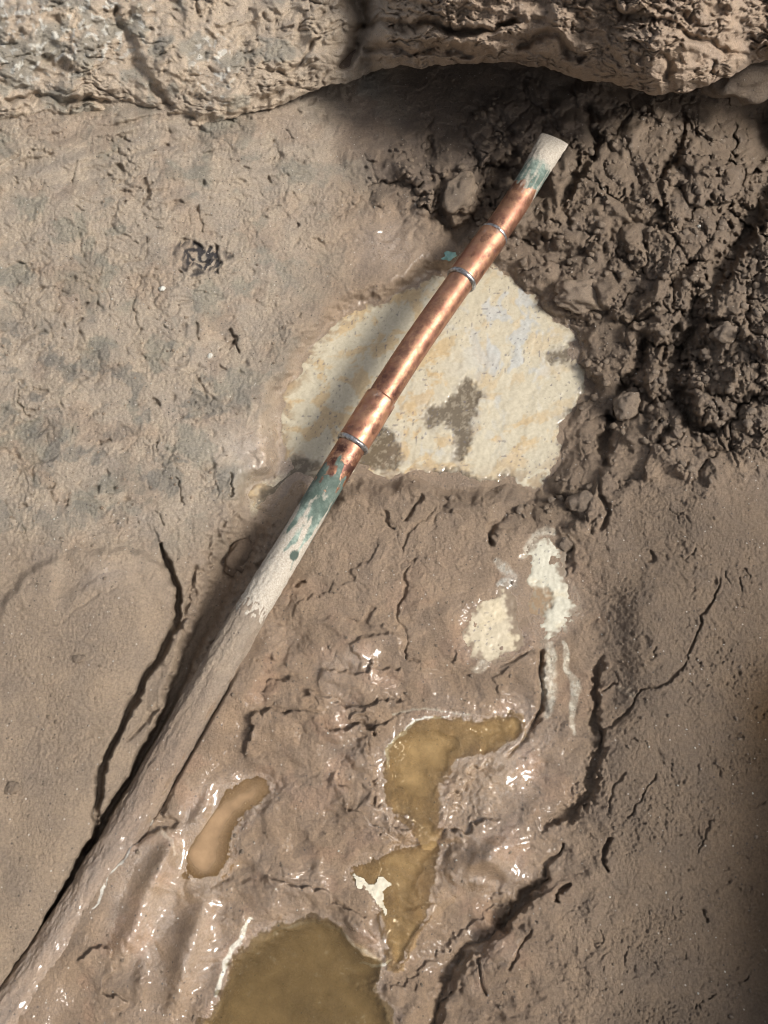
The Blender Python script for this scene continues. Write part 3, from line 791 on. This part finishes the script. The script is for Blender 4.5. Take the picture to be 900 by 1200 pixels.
def milk_pool(name, key, label, brown_holes, base=(0.455, 0.405, 0.30)):
    gu, gv, q0, q1, s, depth, keep, X_, Y_, Z_ = pool_mesh(name, key, None, label)
    if key == 'scum': keep = s < 0.6
    A, B = gu + q0, gv + q1
    c = np.zeros(gu.shape + (3,), np.float32) + np.array(base, np.float32)
    och = ss(-0.05, 0.5, fbm((A + B * .3) / 34, B / 30, 5, 180, .62))
    if key == 'milky':
        och = och * (0.35 + 0.65 * ss(520, 420, gu - gv * .1) + .5 * blob(gu, gv, 600, 510, 50, 45) + .4 * blob(gu, gv, 500, 440, 60, 40)) 
        c = mixc(c, (0.44, 0.33, 0.19), np.clip(och * 1.3, 0, 1) * 0.9)
        blue = ss(0.0, .45, fbm(A / 26, B / 40, 4, 186, .6)) * (blob(gu, gv, 600, 360, 70, 60) + blob(gu, gv, 600, 430, 40, 70) + .6 * blob(gu, gv, 500, 520, 60, 50))
        c = mixc(c, (0.40, 0.41, 0.40), np.clip(blue, 0, 1) * 0.7)
        # brown scum threads near the lower rim
        rim = ss(-34, -6, s) * ss(520, 560, gv) + ss(-22, -4, s) * (gu < 420)
        c = mixc(c, (0.30, 0.225, 0.14), np.clip(rim * ss(-.2, .2, fbm(A / 16, B / 10, 3, 190)), 0, 1) * .85)
    else:
        c = mixc(c, (0.60, 0.50, 0.33), och * 0.35)
    hole = np.zeros_like(gu)
    for pts in brown_holes:
        sh = sdf(A, B, pts, 30)
        c = mixc(c, (0.33, 0.30, 0.25), .55 * ss(16, 0, sh) * ss(-.25, .3, fbm(gu / 12, gv / 12, 3, 195)) * (key == 'milky'))
        hole = np.maximum(hole, ss(6, -3, sh + 4 * perlin(gu / 9, gv / 9, 194) + 3.5 * perlin(gu / 4, gv / 4, 196)))
    c = mixc(c, (0.12, 0.095, 0.065) if key == 'milky' else (0.25, .17, .1), hole * 0.95)
    c = mixc(c, (0.26, 0.22, 0.16), hole * ss(.1, .5, fbm(gu / 9, gv / 9, 4, 188, .7)) * .8)
    # dark specks, clumped
    sp = ss(0.52, 0.62, perlin(gu / 3.6, gv / 3.6, 192)) * ss(-.05, .3, fbm(gu / 40, gv / 40, 2, 193) + .1)
    c = mixc(c, (0.12, 0.11, 0.12), sp * 0.7)
    c = mixc(c, (0.17, 0.12, 0.08), (key != 'scum') * ss(-7, 3, s + 7 * perlin(gu / 9, gv / 9, 197) + 4 * perlin(gu / 3.5, gv / 3.5, 196)) * .85)
    Z_ = Z_ - .0011 * hole + (0.00045 * fbm(A / 22, B / 22, 4, 198) + .0002 * perlin(gu / 5, gv / 5, 199)) * (1 - hole)
    wetp = np.clip(hole * 0.8 + 0.25 + .3 * ss(-.1, .3, perlin(gu / 20, gv / 20, 194)), 0, 1)
    o = grid_mesh(name, X_, Y_, Z_, keep=keep, attrs={'albedo': np.concatenate([np.clip(c, .01, .9), wetp[..., None]], -1)}, mat=MILKM)
    tag(o, label, kind='structure')
    return o
milk_pool('milky_puddle', 'milky', 'large cream milky puddle under the copper pipe with brown gaps in its skin',
    [[(500, 480), (520, 470), (535, 452), (552, 446), (566, 462), (556, 480), (546, 496), (548, 520), (540, 540), (530, 534), (532, 510), (522, 496), (508, 506), (498, 498)],
     [(644, 412), (656, 407), (674, 408), (672, 418), (652, 420)],
     [(440, 500), (450, 496), (460, 512), (462, 532), (455, 548), (430, 548), (415, 552), (420, 530)],
     [(682, 452), (694, 456), (690, 470), (680, 466)], [(655, 500), (664, 486), (672, 500), (660, 514)],
     [(330, 545), (352, 535), (380, 545), (392, 560), (372, 582), (345, 568), (318, 594), (306, 590)],
     [(480, 560), (520, 552), (560, 562), (600, 558), (596, 572), (540, 576), (490, 570)]])
milk_pool('milk_puddle', 'milk_left', 'small cream milk puddle with a wrinkled skin, left of its pair', [], (0.50, 0.43, 0.31))
milk_pool('milk_puddle', 'milk_right', 'small white milk puddle beside a brown trickle, right of its pair',
    [[(606, 672), (614, 650), (620, 660), (618, 684), (636, 690), (648, 706), (636, 722), (630, 748), (600, 748), (594, 720), (598, 694)]], (0.50, 0.47, 0.375))

POOL['scum'] = ([(413, 1026), (424, 1029), (436, 1036), (446, 1028), (450, 1034), (458, 1039), (448, 1044), (450, 1056), (454, 1074), (444, 1060), (434, 1046), (418, 1038)], POOL['amber_low'][1] + .5, 0, 0)
SCUM = True
milk_pool('milk_scum', 'scum', 'star shaped white scum floating on the left end of the amber trickle puddle', [], (0.60, 0.55, 0.43))

def water(name, key, mat, label):
    gu, gv, q0, q1, s, depth, keep, X_, Y_, Z_ = pool_mesh(name, key, None, label, step=2.0)
    o = grid_mesh(name, X_, Y_, Z_, keep=s < 10, attrs={'depth': depth}, mat=mat)
    tag(o, label, kind='structure')
water('amber_puddle', 'amber', AMBER, 'crescent shaped amber puddle on the wet clay')
water('amber_puddle', 'amber_low', AMBER, 'narrow amber trickle puddle below the crescent puddle')
water('olive_puddle', 'bottom', OLIVE, 'deep olive brown puddle at the bottom edge')
water('tan_puddle', 'tan', TAN, 'opaque tan puddle beside the buried pipe')

# ------------------------------------------------------------------ copper pipe
pc = smooth_line([tuple(p) for p in PIPE], n=14)
cx, cy, cz = place(pc[:, 0], pc[:, 1], pc[:, 2] / 1000)
C3 = np.stack([cx, cy, cz], -1)
seg = np.linalg.norm(np.diff(C3, axis=0), axis=1)
arc = np.concatenate([[0], np.cumsum(seg)])
def on_pipe(v):
    """arc length where the centre line passes picture row v"""
    return float(np.interp(v, pc[:, 1], arc))
def frame_at(s):
    p = np.stack([np.interp(s, arc, C3[:, k]) for k in range(3)], -1)
    e = 0.004
    q = np.stack([np.interp(s + e, arc, C3[:, k]) for k in range(3)], -1) - np.stack([np.interp(s - e, arc, C3[:, k]) for k in range(3)], -1)
    t = q / np.linalg.norm(q, axis=-1, keepdims=True)
    up = np.array([0, 0, 1.0])
    side = np.cross(t, up); side /= np.linalg.norm(side, axis=-1, keepdims=True)
    nrm = np.cross(side, t)
    return p, t, side, nrm
def tube(name, s0, s1, rad, mat, ns, nr=64, lump=None, parent=None, painter=None, cap=None, squash=None):
    ss_ = np.linspace(s0, s1, ns)
    p, t, side, nrm = frame_at(ss_)
    th = np.linspace(0, 2 * np.pi, nr + 1)
    R = np.array([rad(s) if callable(rad) else rad for s in ss_])[:, None] + (lump(ss_[:, None], th[None, :]) if lump else 0) + 0 * th[None, :]
    q = squash(ss_)[:, None] if squash else np.zeros((ns, 1))       # 0 round, 1 crushed flat
    P = p[:, None, :] + ((R * (1 + .12 * q)) * np.cos(th))[..., None] * side[:, None, :] + ((R * (1 - .8 * q)) * np.sin(th))[..., None] * nrm[:, None, :]
    if cap:      # wall thickness: fold inward at the open end
        inner = p[:1, None, :] + (R[:1] - 0.0014)[..., None] * (np.cos(th)[None, :, None] * side[:1, None, :] + np.sin(th)[None, :, None] * nrm[:1, None, :])
        deep = inner + t[:1, None, :] * 0.04
        P = np.concatenate([deep, inner, P], 0)
        ss_ = np.concatenate([[s0, s0], ss_])
    at = {}
    if painter:
        at['albedo'] = painter(ss_[:, None] + 0 * th[None, :], th[None, :] + 0 * ss_[:, None])
    o = grid_mesh(name, P[..., 0], P[..., 1], P[..., 2], attrs=at, mat=mat, flip=True)
    if parent: o.parent = parent
    return o

def copper_material():
    M = Mat('weathered_copper')
    a = M.attr('albedo')          # r patina, g mud film, b tarnish, a pale
    sep = M.n('ShaderNodeSeparateColor'); M.l(a.outputs['Color'], sep.inputs[0])
    n1 = M.noise(55, 5, .6); n2 = M.noise(260, 5, .65); n3 = M.noise(900, 3, .6)
    cop = M.mix(M.rng(n1, .36, .56, 0, 1), (0.29, 0.13, 0.08), (0.47, 0.26, 0.155))
    cop = M.mix(M.rng(n2, .45, .7, 0, .6), cop, (0.40, 0.19, 0.15))
    cop = M.mix(M.math('MULTIPLY', sep.outputs[2], M.rng(M.noise(130, 6, .7), .38, .58, .0, 1)), cop, (0.11, 0.05, 0.038))
    pat = M.mix(M.rng(n2, .3, .7, 0, 1), (0.08, 0.12, 0.098), (0.32, 0.375, 0.315))
    pat = M.mix(M.rng(n1, .42, .58, 0, .85), pat, (0.06, 0.09, 0.072))
    pat = M.mix(M.rng(sep.outputs[2], .5, 1, 0, .6), pat, (0.05, 0.07, 0.055))
    mud = M.mix(M.rng(n3, .3, .7, 0, 1), (0.29, 0.25, 0.195), (0.47, 0.42, 0.35))
    pf = M.rng(M.math('ADD', sep.outputs[0], M.rng(n2, .3, .7, -.3, .3)), 0.34, 0.66, 0, 1)
    mf = M.rng(M.math('ADD', sep.outputs[1], M.rng(n2, .3, .7, -.25, .25)), 0.28, 0.82, 0, 1)
    c = M.mix(pf, cop, pat); c = M.mix(mf, c, mud)
    c = M.mix(M.rng(a.outputs['Alpha'], 0, 1, 0, 1), c, (0.05, 0.07, 0.055))
    M.l(c, M.b.inputs['Base Color'])
    cover = M.math('MAXIMUM', pf, mf)
    M.l(M.math('MULTIPLY', M.math('SUBTRACT', 1.0, cover), 0.85), M.b.inputs['Metallic'])
    M.l(M.math('ADD', M.math('MULTIPLY', cover, 0.4), M.rng(M.noise(120, 6, .7), .35, .65, .30, .62)), M.b.inputs['Roughness'])
    bh = M.math('ADD', n2, M.math('MULTIPLY', n3, .5))
    x = M.n('ShaderNodeBump'); x.inputs['Distance'].default_value = 0.0009
    M.l(M.math('ADD', M.math('MULTIPLY', cover, .5), .06), x.inputs['Strength']); M.l(bh, x.inputs['Height']); M.l(x.outputs[0], M.b.inputs['Normal'])
    return M.m
COP = copper_material()
SOL = Mat('solder')
SOL.b.inputs['Metallic'].default_value = 0.85
SOL.l(SOL.mix(SOL.rng(SOL.noise(350, 4, .6), .4, .65, 0, 1), (0.42, 0.42, 0.42), (0.16, 0.14, 0.13)), SOL.b.inputs['Base Color'])
SOL.b.inputs['Roughness'].default_value = 0.33
SOL.l(SOL.bump(SOL.noise(500, 3, .6), .4, .0006), SOL.b.inputs['Normal'])
SOL = SOL.m

sE, sP1, sC1a, sC1b = on_pipe(163), on_pipe(225), on_pipe(276), on_pipe(328)
sC2a, sC2b, sG1, sG2, sM = on_pipe(466), on_pipe(520), on_pipe(558), on_pipe(640), on_pipe(728)
pipe = bpy.data.objects.new('copper_pipe', None); sc.collection.objects.link(pipe)
p0 = frame_at(np.array([sM]))[0][0]
pipe.location = tuple(p0)
tag(pipe, 'old copper water pipe with soldered couplings and green patina, half buried in mud', 'pipe')
def adopt(o):
    o.parent = pipe; o.matrix_parent_inverse = Matrix.Translation(-Vector(p0)); return o
def pipe_paint(S, T):
    n = perlin(S * 90, T * 1.6, 200) * .35
    ledge_m = np.clip(ss(sP1 + .004, sP1 - .006, S + .006 * n * 3) + ss(sG1 - .012, sG1 + .014, S + .035 * perlin(S * 60, T * 1.8, 208)), 0, 1)
    film = np.clip(ss(sP1 - .018, sP1 - .032, S + .008 * n) * .95 + ss(sG2 - .045, sG2 + .012, S + .05 * perlin(S * 45, T * 2.2, 203) + .02 * perlin(S * 130, T * 5, 204)), 0, 1)
    film = np.maximum(film, 0.56 * ss(sP1 - .05, sP1 - .02, S) * ss(sP1 + .02, sP1, S) * ss(-.3, .3, perlin(S * 60, T * 3, 205)))
    tar = .25 * (perlin(S * 26, T * .9, 209) > -.05) + np.clip(1.3 * ss(sC2b, sC2b + .02, S) * ss(sG2 - .01, sG1, S) + .5 * ss(sC2a + .01, sC2a, S) * ss(sC2a - .03, sC2a, S) + .5 * ss(sC1a - .02, sC1a, S) * ss(sC1a + .01, sC1a, S) + .25, 0, 1)
    # round dark spot near the muddy stretch
    sd = on_pipe(648); dk = ss(0.0046, 0.0036, np.sqrt((S - sd) ** 2 + (0.0125 * (T - 2.35)) ** 2))
    return np.stack([ledge_m, film, tar, dk], -1)
RP = 0.0110
def plump(S, T):
    k = ss(sG2 - .01, sG2 + .03, S) + ss(sP1 - .02, sP1 - .03, S)
    return k * (0.0006 * perlin(S * 240, T * 3.4, 210) + 0.0004 * perlin(S * 600, T * 9, 211) + 0.0003)
body = adopt(tube('pipe_body', sE, sM + 0.02, RP, COP, 420, 96, plump, painter=pipe_paint, squash=lambda x: ss(sE + .03, sE, x)))
def coup(s0, s1, label=None):
    def r(s):
        a = min(s - s0, s1 - s)
        return RP + 0.0014 * float(ss(0, 0.0016, a)) 
    def paint(S, T):
        return np.stack([0 * S + .05, 0.12 + .25 * ss(s0 + .016, s0, S) * (perlin(S * 80, T * 2, 206) > .0), .15 + .5 * (perlin(S * 70, T * 1.5, 207) > .15), 0 * S], -1)
    c = adopt(tube('coupling', s0, s1, r, COP, 60, 96, painter=paint))
    for sx, w, b in ((s0, .0016, .0012), (s1, .0022, .0018)):
        if s0 == sC2a and sx == s0: continue      # the lower coupling's upper rim has no bead
        ring = tube('solder_ring', sx - w, sx + w, lambda s, sx=sx, w=w, b=b: RP + 0.0003 + b * math.sqrt(max(0, 1 - ((s - sx) / w) ** 2)), SOL, 9, 96,
            lambda S, T: 0.0003 * perlin(T * 2.5, S * 300, 212))
        ring.parent = c; ring.matrix_parent_inverse = Matrix.Identity(4)
    return c
c1 = coup(sC1a, sC1b); c2 = coup(sC2a, sC2b)
c2['label'] = 'lower coupling with a thick grey solder bead and dark stains'
# brown mud sleeve round the buried stretch
def mr(s):
    t = (s - sM)
    return RP + 0.0003 + 0.0010 * float(ss(-0.016, 0.10, t)) + 0.0008 * float(ss(-.016, .0, t)) + 0.002 * float(ss(0.2, .35, t))
def mlump(S, T):
    k = ss(sM - .016, sM + .012, S)
    return k * (0.0009 * perlin(S * 60, T * 2.2, 220) + 0.0006 * perlin(S * 200, T * 6, 221) + .0003 * perlin(S * 520, T * 14, 222)) - .0012 * (1 - k) * (perlin(S * 150, T * 4, 223) > 0)
def mpaint(S, T):
    base = np.zeros(S.shape + (3,), np.float32) + np.array((0.285, 0.212, 0.155), np.float32)
    base = mixc(base, (0.36, 0.29, 0.22), ss(.12, 0, S - sM))
    base = mixc(base, (0.26, 0.2, 0.15), ss(0, .4, perlin(S * 40, T * 1.5, 225)) * .5)
    w = 0.15 + 0.55 * ss(.06, .2, S - sM)
    base = mixc(base, (0.16, 0.24, 0.20), ss(.25, .0, np.abs(T - 0.02) + 0 * S) * ss(on_pipe(800), on_pipe(830), S) * ss(on_pipe(965), on_pipe(930), S) * .9)
    return np.concatenate([base, w[..., None]], -1)
adopt(tube('mud_coating', sM - 0.015, arc[-1] - .002, mr, MUD, 460, 110, mlump, painter=mpaint))['label'] = 'thick brown mud coating on the buried end of the pipe'

# ------------------------------------------------------------------ clods, stones and small things
MUDC = mud_material('clod_mud', False, (0.205, 0.155, 0.11), .3)
MUDP = mud_material('pale_clod_mud', False, (0.28, 0.212, 0.15), .3)
MUDW = mud_material('wet_clod_mud', False, (0.17, 0.12, 0.08), .4)
def clod_mesh(name, r, flat, seed, sub=4, rough=.35, mat=None):
    bm = bmesh.new()
    bmesh.ops.create_icosphere(bm, subdivisions=sub, radius=1)
    from mathutils import noise as mn
    off = Vector((seed * 7.3, seed * 3.1, seed * 1.7))
    for v_ in bm.verts:
        d = v_.co.normalized()
        k = 1 + rough * mn.noise(d * 1.4 + off) + rough * .5 * mn.noise(d * 3.2 + off) + rough * .25 * mn.noise(d * 7 + off) + rough * .16 * mn.noise(d * 15 + off)
        v_.co = Vector((d.x * r[0], d.y * r[1], d.z * r[2])) * k
    for f in bm.faces: f.smooth = True
    me = bpy.data.meshes.new(name); bm.to_mesh(me); bm.free()
    if mat: me.materials.append(mat)
    return me
def stone(name, u, v, rx, ry, rz, ang, seed, mat, label, cat, lift=0.3, group=None, rough=.35, z=None):
    """sizes in mm"""
    me = clod_mesh(name, (rx / 1000, ry / 1000, rz / 1000), 1, seed, 4, rough, mat)
    o = bpy.data.objects.new(name, me); sc.collection.objects.link(o)
    zz = ground_z(u, v) if z is None else z
    zz += rz * lift
    x, y, zc = place(u, v, zz / 1000)
    o.location = (float(x), float(y), float(zc)); o.rotation_euler = (0, 0, math.radians(ang))
    return tag(o, label, cat, group)
stone('mud_clod', 690, 347, 27, 15, 8, -14, 3, MUDP, 'flat smooth reddish mud clod at the upper right rim of the milky puddle', 'clod', .3, rough=.45)
stone('mud_clod', 284, 652, 15, 11, 8, 55, 5, MUDW, 'dark rounded mud clod in the groove left of the pipe', 'clod', .1)
stone('mud_clod', 664, 636, 8, 6, 5, 30, 7, MUDC, 'small round mud clod above the white milk puddle', 'clod', .5)
stone('mud_clod', 540, 225, 22, 13, 10, 62, 9, MUDC, 'oval mud lump left of the pipe\'s upper end', 'clod', .1)
stone('mud_clod', 850, 390, 10, 8, 7, 20, 11, MUDC, 'round knob of mud beside the deep gully on the right', 'clod', .5)
stone('mud_clod', 735, 475, 13, 10, 9, 60, 13, MUDC, 'rough mud clod standing right of the milky puddle between two gullies', 'clod', .3)
stone('mud_clod', 683, 590, 12, 9, 7, 20, 15, MUDC, 'mud clod on the crest between the milky puddle and the white milk puddle', 'clod', .2)
stone('mud_clod', 880, 88, 40, 20, 20, 8, 17, MUDC, 'big brown mud block wedged under the right end of the bank', 'clod', .2, z=20)
PALE = Mat('pale_stone'); PALE.l(PALE.mix(PALE.noise(400), (.36, .34, .29), (.52, .5, .44)), PALE.b.inputs['Base Color']); PALE.b.inputs['Roughness'].default_value = .5; PALE = PALE.m
stone('pebble', 190, 338, 2.6, 2.2, 1.6, 10, 21, PALE, 'white pebble on the slope below the black charred hollow', 'pebble', .5)
stone('pebble', 246, 417, 2.4, 1.8, 1.4, 60, 23, PALE, 'pale greenish pebble pressed in the slope left of the milky puddle', 'pebble', .5)
stone('pebble', 93, 772, 4.5, 3, 2, 5, 25, MUDC, 'dark pebble pressed in the smooth clay plate on the left', 'pebble', .2)
stone('pebble', 15, 924, 4.5, 4, 2.4, 5, 26, MUDC, 'dark pebble in the clay at the left edge, lower down', 'pebble', .2)
stone('pebble', 819, 265, 1.6, 1.4, 1.2, 5, 27, PALE, 'tiny white pebble in the dark crumbled slope', 'pebble', .8)
TEAL = Mat('verdigris_flake'); TEAL.l(TEAL.mix(TEAL.noise(300), (.12, .3, .27), (.4, .6, .52)), TEAL.b.inputs['Base Color']); TEAL.b.inputs['Roughness'].default_value = .3; TEAL = TEAL.m
stone('copper_flake', 527, 300, 5.5, 3.5, 1.6, 30, 31, TEAL, 'small turquoise flake lying beside the upper coupling', 'flake', 1.2, rough=.6)

# loose crumbs: nobody could count them
def crumbs(name, n, sampler, mat, label, rmin, rmax):
    protos = []
    for k in range(6):
        bm = bmesh.new(); bmesh.ops.create_icosphere(bm, subdivisions=2, radius=1)
        from mathutils import noise as mn
        for v_ in bm.verts: v_.co *= 1 + .5 * mn.noise(v_.co * 1.7 + Vector((k * 5, 0, 0))) + .25 * mn.noise(v_.co * 4 + Vector((k * 5, 3, 0)))
        protos.append((np.array([v_.co[:] for v_ in bm.verts]), np.array([[w.index for w in f.verts] for f in bm.faces]))); bm.free()
    VV, FF, base = [], [], 0
    for _ in range(n):
        u, v = sampler()
        r = rmin + (rmax - rmin) * random.random() ** 3
        x, y, z = place(u, v, (ground_z(u, v) + r * .1) / 1000)
        pv, pf = random.choice(protos)
        a = random.uniform(0, 6.28); c_, s_ = math.cos(a), math.sin(a)
        q = pv * np.array([1, random.uniform(.6, 1), random.uniform(.5, .9)]) * r / 1000
        q = np.stack([q[:, 0] * c_ - q[:, 1] * s_, q[:, 0] * s_ + q[:, 1] * c_, q[:, 2]], -1) + np.array([float(x), float(y), float(z)])
        VV.append(q); FF.append(pf + base); base += len(pv)
    VV = np.vstack(VV).astype(np.float32); FF = np.vstack(FF).astype(np.int32)
    me = bpy.data.meshes.new(name)
    me.vertices.add(len(VV)); me.vertices.foreach_set('co', VV.ravel())
    me.loops.add(FF.size); me.loops.foreach_set('vertex_index', FF.ravel())
    me.polygons.add(len(FF)); me.polygons.foreach_set('loop_start', np.arange(0, FF.size, 3, dtype=np.int32))
    me.polygons.foreach_set('use_smooth', np.ones(len(FF), bool)); me.update(calc_edges=True)
    me.materials.append(mat)
    o = bpy.data.objects.new(name, me); sc.collection.objects.link(o)
    return tag(o, label, kind='stuff')
def in_crumb():
    while True:
        u = random.uniform(430, 905); v = random.uniform(90, 620)
        i = int(np.searchsorted(va, v)); j = min(int(np.searchsorted(ua, u)), len(ua) - 1)
        if crumb[i, j] > random.uniform(.3, 1.1) and sdfs['milky'][i, j] > 4 and abs(u - np.interp(v, PIPE[:, 1], PIPE[:, 0])) > 26: return u, v
crumbs('mud_crumbs', 1100, in_crumb, MUDC, 'loose dark mud crumbs over the crumbled slope', .7, 4.2)
def in_left():
    while True:
        u = random.uniform(0, 330); v = random.uniform(160, 640)
        return u, v
crumbs('clay_crumbs', 520, in_left, MUDP, 'fine pale clay crumbs on the left slope', .3, 1.3)

def anywhere():
    while True:
        u = random.uniform(0, 900); v = random.uniform(160, 1198)
        i = int(np.searchsorted(va, v)); j = min(int(np.searchsorted(ua, u)), len(ua) - 1)
        if all(q[i, j] > 3 for q in sdfs.values()) and abs(u - np.interp(v, PIPE[:, 1], PIPE[:, 0])) > 26: return u, v
crumbs('grit', 420, anywhere, PALE, 'pale mineral grit scattered over the mud', .18, .75)
crumbs('grit', 800, anywhere, MUDC, 'dark grit scattered over the mud', .25, 1.5)

# bubbles beside the lower coupling
BUB = Mat('bubble_film')
g = BUB.n('ShaderNodeBsdfGlossy'); g.inputs['Roughness'].default_value = .03
tr = BUB.n('ShaderNodeBsdfTransparent'); fz = BUB.n('ShaderNodeLayerWeight'); fz.inputs[0].default_value = .35
mx = BUB.n('ShaderNodeMixShader'); BUB.l(fz.outputs['Facing'], mx.inputs[0]); BUB.l(tr.outputs[0], mx.inputs[1]); BUB.l(g.outputs[0], mx.inputs[2]); BUB.l(mx.outputs[0], BUB.out.inputs[0])
def bubble(u, v, r, label, group=None):
    bm = bmesh.new(); bmesh.ops.create_uvsphere(bm, u_segments=24, v_segments=14, radius=r / 1000)
    for f in bm.faces: f.smooth = True
    bmesh.ops.delete(bm, geom=[q for q in bm.verts if q.co.z < -.0002], context='VERTS')
    me = bpy.data.meshes.new('bubble'); bm.to_mesh(me); bm.free(); me.materials.append(BUB.m)
    o = bpy.data.objects.new('bubble', me); sc.collection.objects.link(o)
    x, y, z = place(u, v, -.0248); o.location = (float(x), float(y), float(z))
    tag(o, label, 'bubble', group)
bubble(452, 507, 3.4, 'larger clear bubble on the puddle right of the lower coupling')
bubble(452, 500, 1.6, 'tiny clear bubble touching the top of the larger bubble')
bubble(458, 536, 1.2, 'tiny clear bubble at the right edge of the brown gap, below the larger bubble')
for q in ((416, 562, 1.8), (421, 568, 1.5), (413, 570, 1.2)):
    bubble(*q, 'tiny clear bubble in the cluster of three right of the pipe below the lower coupling', 'three bubbles below the lower coupling')
for q in ((396, 492, 1.0), (390, 497, .9)):
    bubble(*q, 'tiny clear bubble of the pair left of the lower coupling', 'two bubbles left of the lower coupling')
